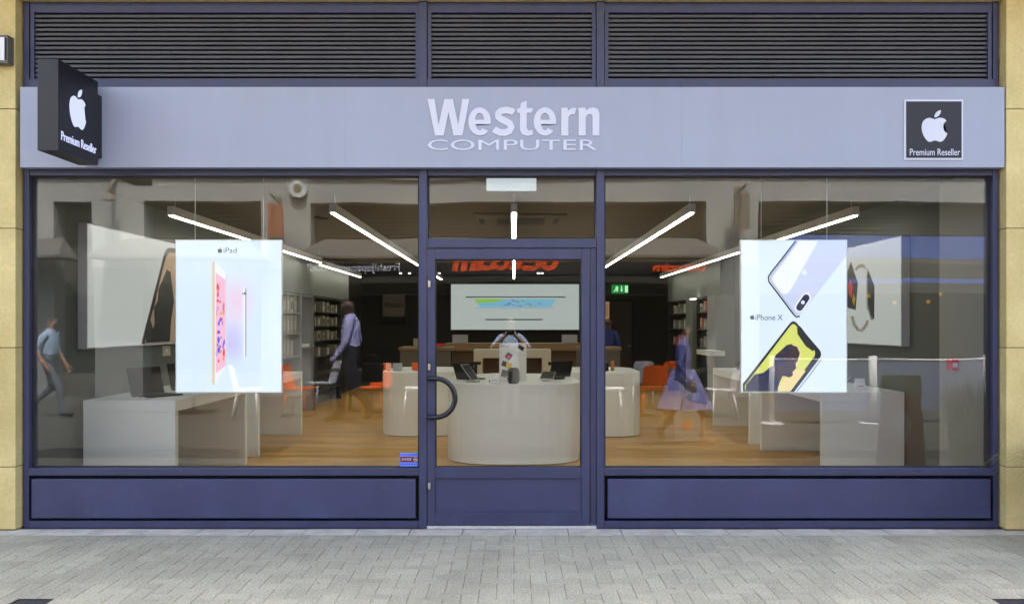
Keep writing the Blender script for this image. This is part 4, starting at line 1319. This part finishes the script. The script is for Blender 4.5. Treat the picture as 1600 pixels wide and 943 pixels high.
gadget('camera_box', 944, 12.4, TH, .12, .12, 'black', 'small black box on smaller right counter', 'box')
gadget('monitor', 719, 19.3, 1.136, .34, .18, 'greyp', 'small grey screen at left end of service counter', 'screen')
gadget('monitor', 890, 19.3, 1.136, .34, .18, 'greyp', 'small grey screen at right end of service counter', 'screen')
gadget('mouse', 770, 10.0, TH, .09, .025, 'oakdark', 'small brown puck on left front of large counter', 'device', .09)
gadget('phone_dock', 872, 10.6, TH, .16, .03, 'gunmetal', 'low grey phone dock on right of large counter', 'device', .12)
gadget('phone_dock', 852, 10.3, TH, .1, .025, 'silver', 'low silver phone dock right of the leaflet board', 'device', .1)
def handset(px, d, label):
    e = empty('display_stand', (X(px, d), d - D0, TH), label, 'device')
    x_, y_ = X(px, d), d - D0
    box('base', (x_ - .14, x_ + .14, y_ - .06, y_ + .06, TH + .13, TH + .17), M['black'], e, bev=.006)
    box('post', (x_ + .05, x_ + .09, y_ - .03, y_ + .03, TH + .001, TH + .129), M['black'], e)
handset(735, 11.6, 'black monitor stand on left rear of the large counter')
handset(873, 11.5, 'black monitor stand on right rear of the large counter')
sk = empty('wall_socket', (-WX + .01, 9.7 - D0, 1.18), 'small cream socket plate on left wall above the desk', 'socket')
xs_ = -WX + .001
box('plate', (xs_, xs_ + .012, 9.62 - D0, 9.82 - D0, 1.2, 1.31), M['cream'], sk)
box('switch', (xs_ + .0122, xs_ + .018, 9.68 - D0, 9.74 - D0, 1.24, 1.28), M['whitep'], sk)

# ------------------------------------------------------------------ the street behind the camera, seen in the glass
YO = -12.0
DO = D0 - YO
def OX(px, y=YO): return (px - VX) * (D0 - y) / F
def OZ(py, y=YO): return CH + (HY - py) * (D0 - y) / F
op = empty('restaurant_building', (0, YO, 0), 'white rendered building across the street, seen reflected in the glass', 'building')
def ob_(name, x0, x1, y0, y1, z0, z1, m, parent=None, bev=0): return box(name, (x0, x1, y0, y1, z0, z1), M[m], parent or op, bev)
zb = OZ(315)
ob_('upper_wall', -16, 16, YO - 1, YO, zb, 8.0, 'render_white')
ob_('parapet', -16, 16, YO - 1, YO + .12, 8.001, 8.3, 'render_white')
for a, b in ((-16, OX(79)), (OX(141), OX(222)), (OX(405), OX(484)), (OX(1107), OX(1187))):
    ob_('pier', a, b, YO - 1, YO - .001, 2.75, zb - .001, 'render_white')
    ob_('pier_base', a, b, YO - 1, YO - .001, 0, 2.749, 'opp_stone')
ob_('cornice', -16, 16, YO + .001, YO + .06, OZ(277), OZ(273), 'render_white')
bays = ((OX(79), OX(141)), (OX(222), OX(405)), (OX(484), OX(1107)), (OX(1187), 16))
for a, b in bays:
    lp = ob_('louvre_panel', a + .002, b - .002, YO - .6, YO - .5, 2.2, zb - .002, 'opp_dark')
    for k in range(9):
        z = OZ(372) + k * .085
        ob_('slat', a + .05, b - .05, YO - .499, YO - .42 + .001 * k, z, z + .04, 'opp_slat', lp)
    ob_('shop_window', a + .003, b - .003, YO - .55, YO - .45, .5, 2.19, 'opp_glass')
    ob_('window_plinth', a + .003, b - .003, YO - .55, YO - .40, .0, .49, 'opp_dark')
def canopy(a, b, inset, label):
    bm = bmesh.new()
    pts = [(YO, OZ(372)), (YO + .9, OZ(404)), (YO + .9, OZ(408)), (YO, OZ(408))]
    va = [bm.verts.new((a + (inset if i == 0 else 0), u, v)) for i, (u, v) in enumerate(pts)]
    vb = [bm.verts.new((b - (inset if i == 0 else 0), u, v)) for i, (u, v) in enumerate(pts)]
    bm.faces.new(va); bm.faces.new(vb[::-1])
    for i in range(4): bm.faces.new((va[i], vb[i], vb[(i + 1) % 4], va[(i + 1) % 4]))
    return mk('canopy', bm, M['canopy'], op)
for a, b, i in ((-11.5, OX(122), .35), (OX(160), OX(420), .5), (OX(466), OX(1134), .6)):
    canopy(a, b, i, '')
YF = YO + .93
ob_('shop_fascia', OX(470, YF), OX(1118, YF), YF - .1, YF, OZ(432, YF), OZ(410, YF) - .004, 'black_sign')
def opp_text(txt, pxl, pxr, pt, pb, m, name='lettering', bold=0.0, shear=0.0):
    # the building faces the shop, so its writing runs from +x to -x
    w = OX(pxr, YF) - OX(pxl, YF)
    t = text_bm(txt, w, OZ(pt, YF) - OZ(pb, YF), .03, bold, shear)
    mk(name, xf(t, lambda x, y, z: (OX(pxr, YF) - x, YF + .002 + z, OZ(pb, YF) + y)), M[m], op)
opp_text('Fresh!Japanese!Food!', 479, 623, 411, 428, 'white_letter', bold=.006)
opp_text('oc:cccim', 708, 873, 392, 424, 'orange_letter', bold=.05, shear=-.15)
opp_text('oc:cccim', 1020, 1106, 412, 425, 'orange_letter', bold=.05, shear=-.15)
ob_('blue_fascia', OX(1232, YF), 12, YF - .1, YF, OZ(402, YF), OZ(366, YF), 'blue_fascia')
ob_('fascia_trim', OX(1232, YF), 12, YF - .1, YF + .02, OZ(412, YF), OZ(403, YF), 'canopy')
ob_('fascia_trim', OX(1232, YF), 12, YF - .1, YF + .02, OZ(444, YF), OZ(436, YF), 'blue_fascia')
# alarm box, hanging signs, wall lamp on that building
abx = empty('alarm_box', (OX(467), YO, OZ(308)), 'white eight sided alarm box on white wall, reflected in left window', 'alarm box')
bm = bmesh.new()
prism(bm, [(OX(467) + .19 * math.cos(R(22.5 + 45 * k)), OZ(295) + .19 * math.sin(R(22.5 + 45 * k))) for k in range(8)], front(YO + .002), front(YO + .14))
mk('case', bm, M['whitep'], abx)
bm = bmesh.new()
prism(bm, [(OX(467) + .09 * math.cos(R(30 * k)), OZ(294) + .09 * math.sin(R(30 * k))) for k in range(12)], front(YO + .141), front(YO + .15))
mk('emblem', bm, M['olive'], abx)
def hang_sign(px, m, lab, pt, pb):
    e = empty('hanging_sign', (OX(px), YO + .002, OZ(pt)), lab, 'sign', 'hanging signs across the street')
    x = OX(px)
    tubeo('bracket', [(x, YO + .002, OZ(pt) + .12), (x, YO + .75, OZ(pt) + .2)], .025, M['opp_slat'], e)
    ob_('wall_plate', x - .06, x + .06, YO + .001, YO + .03, OZ(pt) - .1, OZ(pt) + .25, 'opp_slat', e)
    bm = bmesh.new(); bx(bm, x - .16, x + .16, YO + .35, YO + .41, OZ(pb), OZ(pt) + .05)
    mk('board', bm, M[m], e)
    for q in (-.1, .1): tubeo('link', [(x + q, YO + .38, OZ(pt) + .05), (x + q * .2, YO + .38, OZ(pt) + .155)], .01, M['opp_slat'], e, 6)
hang_sign(435, 'terracotta', 'orange brown hanging sign on bracket, reflected above the tablet poster', 326, 372)
hang_sign(1154, 'opp_slat', 'grey hanging sign on bracket, reflected above the phone poster', 312, 360)
wl = empty('wall_lamp', (OX(178), YO, OZ(300)), 'thin wall lamp bracket reflected near top left of left window', 'wall lamp')
tubeo('arm', [(OX(176), YO + .01, OZ(278)), (OX(180), YO + .3, OZ(290)), (OX(181), YO + .35, OZ(305))], .04, M['opp_slat'], wl)
bm = bmesh.new(); bmesh.ops.create_cone(bm, cap_ends=True, segments=16, radius1=.16, radius2=.06, depth=.16, matrix=Matrix.Translation((OX(180), YO + .35, OZ(305) - .08)))
mk('shade', bm, M['opp_slat'], wl)
for k, (px, py) in enumerate(((1372, 462), (1413, 473), (1465, 473), (1485, 461), (1158, 470))):
    bm = bmesh.new(); bmesh.ops.create_icosphere(bm, subdivisions=1, radius=.05, matrix=Matrix.Translation((OX(px), YO - .38, OZ(py))))
    tag(mk('lamp_bulb', bm, E['amber']), 'tiny amber bulb in the shop opposite, reflected in right window', 'lamp', 'amber bulbs opposite')

# cafe barrier
def barrier(px0, px1, y, lab):
    e = empty('cafe_barrier', ((OX(px0, y) + OX(px1, y)) / 2, y, 0), lab, 'barrier', 'cafe barriers')
    for px in (px0, px1):
        tubeo('post', [(OX(px, y), y, .02), (OX(px, y), y, 1.06)], .045, M['whitep'], e)
        bm = bmesh.new(); bmesh.ops.create_cone(bm, cap_ends=True, segments=18, radius1=.2, radius2=.18, depth=.02, matrix=Matrix.Translation((OX(px, y), y, .0105)))
        mk('foot', bm, M['whitep'], e)
    tubeo('rail', [(OX(px0, y), y, 1.0), (OX(px1, y), y, 1.0)], .018, M['whitep'], e)
    box('canvas', (OX(px0, y) + .06, OX(px1, y) - .06, y - .005, y + .005, .2, .97), M['barrier'], e)
barrier(1209, 1368, -7.1, 'blue grey canvas barrier reflected below the phone poster')
barrier(1372.5, 1545, -7.1, 'blue grey canvas barrier reflected near right end of right window')

# cafe chairs on the far side
def make_chair(m, legm, seat=.45):
    e = empty('cafe_chair', (0, 0, 0), None, 'chair', 'cafe chairs across the street')
    bm = bmesh.new()
    # seat and back shells, facing +y
    def sheet(fn, nu, nv, th):
        g = [[fn(u / nu, v / nv) for u in range(nu + 1)] for v in range(nv + 1)]
        a = [[bm.verts.new(p) for p in r_] for r_ in g]
        b = [[bm.verts.new((p[0], p[1] + th[1], p[2] + th[2])) for p in r_] for r_ in g]
        for v in range(nv):
            for u in range(nu):
                bm.faces.new((a[v][u], a[v][u + 1], a[v + 1][u + 1], a[v + 1][u]))
                bm.faces.new((b[v][u], b[v + 1][u], b[v + 1][u + 1], b[v][u + 1]))
        for v in range(nv):
            bm.faces.new((a[v][0], a[v + 1][0], b[v + 1][0], b[v][0]))
            bm.faces.new((a[v][nu], b[v][nu], b[v + 1][nu], a[v + 1][nu]))
        for u in range(nu):
            bm.faces.new((a[0][u], b[0][u], b[0][u + 1], a[0][u + 1]))
            bm.faces.new((a[nv][u], a[nv][u + 1], b[nv][u + 1], b[nv][u]))
    sheet(lambda u, v: ((u - .5) * (.44 - .04 * v), -.2 + .42 * v, seat + .02 * (2 * u - 1) ** 2 + .012 * v), 8, 5, (0, 0, -.022))
    mk('seat', bm, M[m], e, smooth=False)
    bm = bmesh.new()
    sheet(lambda u, v: ((u - .5) * (.42 - .05 * v * v), -.215 - .09 * v + .05 * (2 * u - 1) ** 2, seat - .0 + .41 * v - .03 * v * (2 * u - 1) ** 4), 8, 5, (0, -.02, 0))
    mk('backrest', bm, M[m], e)
    for sx in (-1, 1):
        for sy, ty in ((1, .19), (-1, -.24)):
            bm = bmesh.new(); tube(bm, [(sx * .17, sy * .15, seat - .024), (sx * .215, ty, .002)], [.02, .013], 8)
            mk('leg', bm, M[legm], e, smooth=True)
    return e
ch = {'o': make_chair('orangep', 'orangep'), 'w': make_chair('whitep', 'whitep'), 'g': make_chair('greyp', 'greyp')}
used = set()
for key, px, y, rz, lab in (
        ('o', 466, -7.9, -80, 'orange cafe chair reflected beside the second left desk'),
        ('g', 503, -9.2, 60, 'grey cafe chair reflected in front of the walking man'),
        ('o', 585, -8.2, 20, 'orange cafe chair reflected behind the walking man'),
        ('w', 650, -8.0, 95, 'white cafe chair reflected left of the door handle'),
        ('w', 956, -7.9, -85, 'white cafe chair reflected just right of the door frame'),
        ('o', 1024, -8.0, 185, 'orange cafe chair reflected left of the walking woman'),
        ('g', 1003, -9.6, 175, 'grey cafe chair reflected beyond the orange one near woman'),
        ('o', 1046, -9.6, 165, 'orange cafe chair partly hidden behind the walking woman in reflection'),
        ('w', 1128, -7.9, 92, 'white cafe chair reflected right of the walking woman'),
        ('w', 384, -7.9, -100, 'white cafe chair reflected at foot of the tablet poster')):
    o = ch[key] if key not in used else copy_tree(ch[key])
    used.add(key)
    o.location = (OX(px, y), y, 0)
    o.rotation_euler = (0, 0, R(rz))
    o['label'] = lab
def cafe_table(px, y, lab):
    e = empty('cafe_table', (OX(px, y), y, 0), lab, 'table', 'cafe tables across the street')
    x = OX(px, y)
    box('table_top', (x - .34, x + .34, y - .34, y + .34, .71, .735), M['shelf_dark'], e, bev=.005)
    tubeo('post', [(x, y, .02), (x, y, .709)], .03, M['gunmetal'], e)
    box('base', (x - .22, x + .22, y - .22, y + .22, .001, .02), M['gunmetal'], e, bev=.004)
cafe_table(545, -8.7, 'dark cafe table reflected behind the walking man')
cafe_table(1075, -8.7, 'dark cafe table reflected behind the walking woman')
cafe_table(300, -8.7, 'dark cafe table reflected behind the tablet poster')

# people ---------------------------------------------------------------------------------------------------
def figure(name, joints, edges, mats, loc, rz, label, s=1.0, parts=None):
    """joints: name -> (x, y, z, r[, r2]); edges: (a, b, material index); grown with Skin + Subdivision"""
    me = bpy.data.meshes.new(name)
    keys = list(joints)
    idx = {k: i for i, k in enumerate(keys)}
    me.from_pydata([tuple(c * s for c in joints[k][:3]) for k in keys], [(idx[a], idx[b]) for a, b, _ in edges], [])
    ob = bpy.data.objects.new(name, me)
    scene.collection.objects.link(ob)
    sk_ = ob.modifiers.new('skin', 'SKIN')
    sk_.use_smooth_shade = True
    sb = ob.modifiers.new('sub', 'SUBSURF'); sb.levels = 2; sb.render_levels = 2
    lay = me.skin_vertices[0].data if me.skin_vertices else None
    if lay is None:
        me.attributes  # skin layer is created with the modifier
    bpy.context.view_layer.objects.active = ob
    lay = me.skin_vertices[0].data
    for k in keys:
        j = joints[k]
        lay[idx[k]].radius = (j[3] * s, (j[4] if len(j) > 4 else j[3]) * s)
        lay[idx[k]].use_root = (k == 'pelvis')
    dg = bpy.context.evaluated_depsgraph_get()
    nm = bpy.data.meshes.new_from_object(ob.evaluated_get(dg))
    bpy.data.objects.remove(ob)
    for m_ in mats: nm.materials.append(m_)
    segs = [(Vector(joints[a][:3]) * s, Vector(joints[b][:3]) * s, mi, (joints[a][3] + joints[b][3]) * s / 2) for a, b, mi in edges]
    for p in nm.polygons:
        c = p.center
        best, bi = 1e9, 0
        for a, b, mi, rr in segs:
            ab_ = b - a
            t_ = max(0, min(1, (c - a).dot(ab_) / max(ab_.dot(ab_), 1e-9)))
            dd_ = (c - (a + ab_ * t_)).length / (rr + .01)
            if dd_ < best: best, bi = dd_, mi
        p.material_index = bi
        p.use_smooth = True
    hd = joints['head']
    for p in nm.polygons:      # hair: crown and back of the head
        if p.center.z > (hd[2] - .07) * s:
            c = p.center / s
            if c.z > hd[2] + .055 or (c.x < hd[0] - .02 and c.z > hd[2] - .05):
                p.material_index = 4
    o = bpy.data.objects.new(name, nm)
    scene.collection.objects.link(o)
    o.location = loc
    o.rotation_euler = (0, 0, rz)
    W[o] = Vector((0, 0, 0))
    tag(o, label, 'person')
    # eyes
    for sy in (-1, 1):
        bm = bmesh.new(); bmesh.ops.create_icosphere(bm, subdivisions=1, radius=.011 * s, matrix=Matrix.Translation(((hd[0] + .088) * s, sy * .032 * s, (hd[2] + .005) * s)))
        mk('eye', bm, M['black'], o)
        bm = bmesh.new(); bmesh.ops.create_icosphere(bm, subdivisions=1, radius=.026 * s, matrix=Matrix.Translation(((hd[0] - .002) * s, sy * .09 * s, (hd[2] - .005) * s)) @ Matrix.Diagonal((.7, .35, 1.2, 1)))
        mk('ear', bm, mats[0], o)
    return o

def body(ahead, pose):
    """a 1.75 m figure walking along +x; pose gives elbow, wrist, knee, ankle, toe for each side"""
    J = {'pelvis': (0, 0, .93, .125, .15), 'waist': (.0, 0, 1.07, .11, .145), 'chest': (.0, 0, 1.27, .125, .17), 'collar': (-.005, 0, 1.41, .085, .12),
         'neck': (.01, 0, 1.50, .055), 'jaw': (.03, 0, 1.565, .07, .062), 'head': (.02, 0, 1.645, .098, .08), 'crown': (.01, 0, 1.715, .07, .062), 'nose': (.125, 0, 1.63, .012)}
    Ed = [('pelvis', 'waist', 2), ('waist', 'chest', 1), ('chest', 'collar', 1), ('collar', 'neck', 1), ('neck', 'jaw', 0), ('jaw', 'head', 0), ('head', 'crown', 4), ('head', 'nose', 0)]
    for sd, sg in (('l', 1), ('r', -1)):
        el, wr, kn, an, to = pose[sd]
        J['sh' + sd] = (-.005, .165 * sg, 1.40, .062)
        J['el' + sd] = (el[0], el[1] * sg, el[2], .044)
        J['wr' + sd] = (wr[0], wr[1] * sg, wr[2], .028)
        dv = (Vector((wr[0], wr[1] * sg, wr[2])) - Vector((el[0], el[1] * sg, el[2]))).normalized()
        w_ = Vector((wr[0], wr[1] * sg, wr[2]))
        pm = w_ + dv * .06
        J['pa' + sd] = (*pm, .03, .02)
        Ed += [('collar', 'sh' + sd, 1), ('sh' + sd, 'el' + sd, 1), ('el' + sd, 'wr' + sd, pose.get('sleeve', 0)), ('wr' + sd, 'pa' + sd, 0)]
        ax = dv.cross(Vector((0, 1, 0)))
        ax = ax.normalized() if ax.length > .1 else Vector((1, 0, 0))
        for q in range(4):
            off = ax * (.026 - .0175 * q)
            ln = (.07, .08, .075, .058)[q]
            k1 = pm + dv * (.02 + ln * .5) + off
            k2 = pm + dv * (.02 + ln * .85) + off + Vector((0, -sg * .022, 0))
            J['f%d%sa' % (q, sd)] = (*k1, .0095); J['f%d%sb' % (q, sd)] = (*k2, .008)
            Ed += [('pa' + sd, 'f%d%sa' % (q, sd), 0), ('f%d%sa' % (q, sd), 'f%d%sb' % (q, sd), 0)]
        t1 = w_ + dv * .05 + ax * .05; t2 = w_ + dv * .09 + ax * .062
        J['t%sa' % sd] = (*t1, .011); J['t%sb' % sd] = (*t2, .009)
        Ed += [('wr' + sd, 't%sa' % sd, 0), ('t%sa' % sd, 't%sb' % sd, 0)]
        J['hi' + sd] = (.0, .085 * sg, .88, .095)
        J['kn' + sd] = (kn[0], .09 * sg, kn[1], .062)
        J['ca' + sd] = ((kn[0] * .6 + an[0] * .4) - .015, .09 * sg, kn[1] * .6 + an[1] * .4, .056)
        J['an' + sd] = (an[0], .09 * sg, an[1], .04)
        J['he' + sd] = (an[0] - .045, .09 * sg, an[1] - .05, .035)
        J['to' + sd] = (to[0], .10 * sg, to[1], .03, .042)
        lg = pose.get('calf', 2)
        Ed += [('pelvis', 'hi' + sd, 2), ('hi' + sd, 'kn' + sd, 2), ('kn' + sd, 'ca' + sd, lg), ('ca' + sd, 'an' + sd, lg), ('an' + sd, 'he' + sd, 3), ('an' + sd, 'to' + sd, 3)]
    return J, Ed
walk = {'l': ((-.10, .22, 1.13), (.04, .23, .90), (.20, .50), (.24, .09), (.42, .03)),
        'r': ((.02, .21, 1.12), (.14, .22, .88), (-.02, .49), (-.34, .20), (-.27, .06))}
stroll = {'l': ((-.06, .22, 1.13), (.06, .23, .90), (.13, .50), (.13, .09), (.30, .03)), 'r': ((.02, .21, 1.12), (.14, .22, .88), (-.03, .49), (-.25, .17), (-.17, .05))}
J, Ed = body(0, {**stroll, 'sleeve': 1})
man = figure('person', J, Ed, [M['skin_dark'], M['stripe'], M['navy'], M['shoe'], M['skin_dark']], (OX(545, -7.0), -7.0, .0), R(180), 'person in striped lilac shirt and dark trousers, walking left with a bag', 1.09)
man.scale = (1.30, 1.2, 1.035)
bg = empty('shoulder_bag', (OX(578, -7.15), -7.15, .72), 'black bag carried by person in striped shirt', 'bag')
bo = Vector((OX(580, -7.15), -7.15, .62))
box('body', (bo.x - .17, bo.x + .17, bo.y - .06, bo.y + .06, bo.z, bo.z + .30), M['black'], bg, bev=.03)
tubeo('strap', [(bo.x - .13, bo.y, bo.z + .29), (bo.x - .10, bo.y, bo.z + .42), (bo.x + .06, bo.y, bo.z + .42), (bo.x + .10, bo.y, bo.z + .29)], .012, M['black'], bg, 8)
J, Ed = body(0, {**walk, 'sleeve': 0})
figure('person', J, Ed, [M['skin'], M['tee'], M['denim'], M['shoe'], M['hair']], (OX(72, -7.9), -7.9, 0), R(0), 'person in pale blue T-shirt and jeans, reflected at left edge of window', .98)
J, Ed = body(0, {**walk, 'sleeve': 1, 'calf': 0})
Ed = [(a, b, (0 if (a.startswith('kn') or a.startswith('hi')) else m_)) for a, b, m_ in Ed]
wo = figure('person', J, Ed, [M['skin'], M['lilac'], M['skirt'], M['sandal'], M['hair']], (OX(1072, -4.6), -4.6, 0), R(0), 'person in blue top and flared skirt walking right, reflected in right window', .905)
bm = bmesh.new()
n = 30
rr = [(.13, .96), (.17, .88), (.23, .72), (.29, .56), (.33, .46)]
rings = []
for r_, z_ in rr:
    rings.append([bm.verts.new((r_ * 1.08 * (1 + .07 * math.sin(k * 2 * math.pi * 7 / n) * (1 - z_)) * math.cos(2 * math.pi * k / n), r_ * .8 * (1 + .07 * math.sin(k * 2 * math.pi * 7 / n)) * math.sin(2 * math.pi * k / n), z_)) for k in range(n)])
for a, b in zip(rings, rings[1:]):
    for k in range(n): bm.faces.new((a[k], a[(k + 1) % n], b[(k + 1) % n], b[k]))
sk2 = mk('skirt', bm, M['skirt'], wo, smooth=True)
cb = empty('carrier_bag', (OX(1076, -4.3), -4.3, .12), 'white carrier bag with orange mark held by person in skirt', 'bag')
bo = Vector((OX(1076, -4.3), -4.3, .10))
bm = bmesh.new()
prism(bm, [(-.15, 0), (.15, 0), (.17, .26), (.10, .36), (-.10, .36), (-.17, .26)], lambda u, v: (bo.x + u, bo.y - .05, bo.z + v), lambda u, v: (bo.x + u, bo.y + .05, bo.z + v))
mk('body', bm, M['carrier'], cb)
flat_poly('mark', [(bo.x - .06, bo.z + .2), (bo.x + .02, bo.z + .26), (bo.x + .05, bo.z + .16), (bo.x - .03, bo.z + .12)], bo.y + .051, .002, M['orangep'], cb)
tubeo('handle', [(bo.x - .06, bo.y, bo.z + .355), (bo.x - .03, bo.y, bo.z + .62), (bo.x + .03, bo.y, bo.z + .62), (bo.x + .06, bo.y, bo.z + .355)], .008, M['carrier'], cb, 6)
# the photographer, just behind the lens
shoot = {'l': ((.10, .30, 1.22), (.24, .09, 1.42), (.02, .48), (.0, .08), (.17, .03)),
         'r': ((.10, .30, 1.22), (.24, .09, 1.42), (.02, .48), (.0, .08), (.17, .03)), 'sleeve': 0}
J, Ed = body(0, shoot)
figure('person', J, Ed, [M['skin'], M['tee'], M['stone_cloth'], M['shoe'], M['hair']], (-.06, -7.10, 0), R(90), 'person in pale blue shirt taking the photograph, reflected in door glass', .97)
pc = empty('photo_camera', (-.06, -6.80, 1.42), 'small black camera held up by the person reflected in door', 'camera')
box('body', (-.12, .0, -6.83, -6.77, 1.40, 1.48), M['black'], pc, bev=.006)
tubeo('lens', [(-.06, -6.769, 1.44), (-.06, -6.72, 1.44)], .03, M['black'], pc, 14)
# member of staff at the rear
stand = {'l': ((.02, .23, 1.13), (.12, .22, .92), (.02, .48), (.0, .08), (.17, .03)), 'r': ((.02, .23, 1.13), (.12, .22, .92), (.02, .48), (.0, .08), (.17, .03)), 'sleeve': 1}
J, Ed = body(0, stand)
M['staff_blue'] = mat('staff_blue', (.02, .035, .2), .8)
figure('person', J, Ed, [M['skin_dark'], M['staff_blue'], M['navy'], M['shoe'], M['hair']], (X(950, 17.6), 17.6 - D0, 0), R(-100), 'person in dark blue top behind the rear right till counter', .97)

# planters and board on this side
def grass_planter(x, y, lab, m, n, h, spread, pot_h=.45, group='planters by the shop', pr=.24, bw=.007):
    e = empty('planter', (x, y, 0), lab, 'planter', group)
    bm = bmesh.new()
    rings = []
    for r_, z_ in ((pr * .8, .001), (pr, pot_h - .04), (pr * 1.08, pot_h - .035), (pr * 1.08, pot_h), (pr * .95, pot_h), (pr * .9, pot_h - .05)):
        rings.append([bm.verts.new((x + r_ * math.cos(2 * math.pi * k / 20), y + r_ * math.sin(2 * math.pi * k / 20), z_)) for k in range(20)])
    for a, b in zip(rings, rings[1:]):
        for k in range(20): bm.faces.new((a[k], a[(k + 1) % 20], b[(k + 1) % 20], b[k]))
    bm.faces.new(rings[-1]); bm.faces.new(rings[0])
    mk('pot', bm, M['olive'], e)
    bm = bmesh.new()
    for k in range(n):
        a = random.uniform(0, 2 * math.pi); r0 = random.uniform(0, pr * .8)
        p = Vector((x + r0 * math.cos(a), y + r0 * math.sin(a), pot_h - .05))
        a2 = a + random.uniform(-.5, .5)
        L = random.uniform(.6, 1.0) * h
        sp = random.uniform(.25, 1.0) * spread
        w = random.uniform(.6, 1.3) * bw
        side_ = Vector((-math.sin(a2), math.cos(a2), 0)) * w
        prev = None
        for q in range(6):
            t_ = q / 5
            c = p + Vector((math.cos(a2) * sp * t_, math.sin(a2) * sp * t_, L * (1.6 * t_ - 1.25 * t_ * t_ * (sp / spread + .15))))
            ww = side_ * (1 - t_ * .95)
            cur = (bm.verts.new(c - ww), bm.verts.new(c + ww))
            if prev: bm.faces.new((prev[0], prev[1], cur[1], cur[0]))
            prev = cur
    mk('leaves', bm, M[m], e)
grass_planter(3.97, -.58, 'planter of arching yellow green grass beside right stone pier', 'leafy', 420, .55, .60, bw=.009)
grass_planter(4.75, -2.3, 'planter of broad green grass reflected low in right window', 'leaf', 420, .62, .55)
grass_planter(5.15, -3.1, 'taller leafy planter reflected behind the menu board', 'leaf', 420, .7, .6)
mb = empty('menu_board', (4.2, -2.75, 0), 'terracotta pavement board with white diamond notice, reflected in right window', 'pavement sign')
for s, nm in ((1, 'front_board'), (-1, 'rear_board')):
    bm = bmesh.new()
    prism(bm, [(-.17, 0.002), (.17, .002), (.17, .78), (-.17, .78)], lambda u, v: (4.2 + u, -2.75 + s * (.22 - .2 * v), v), lambda u, v: (4.2 + u, -2.75 + s * (.24 - .2 * v), v))
    mk(nm, bm, M['terracotta'], mb)
    bm = bmesh.new()
    prism(bm, [(-.19, .782), (.19, .782), (.19, 1.0), (-.19, 1.0)], lambda u, v: (4.2 + u, -2.75 + s * (.215 - .2 * v), v), lambda u, v: (4.2 + u, -2.75 + s * (.24 - .2 * v), v))
    mk('header_board', bm, M['olive'], mb)
bm = bmesh.new()
prism(bm, [(0, .28), (.11, .48), (0, .68), (-.11, .48)], lambda u, v: (4.15 + u, -2.75 + (.2415 - .2 * v), v), lambda u, v: (4.15 + u, -2.75 + (.2435 - .2 * v), v))
mk('notice', bm, M['whitep'], mb)
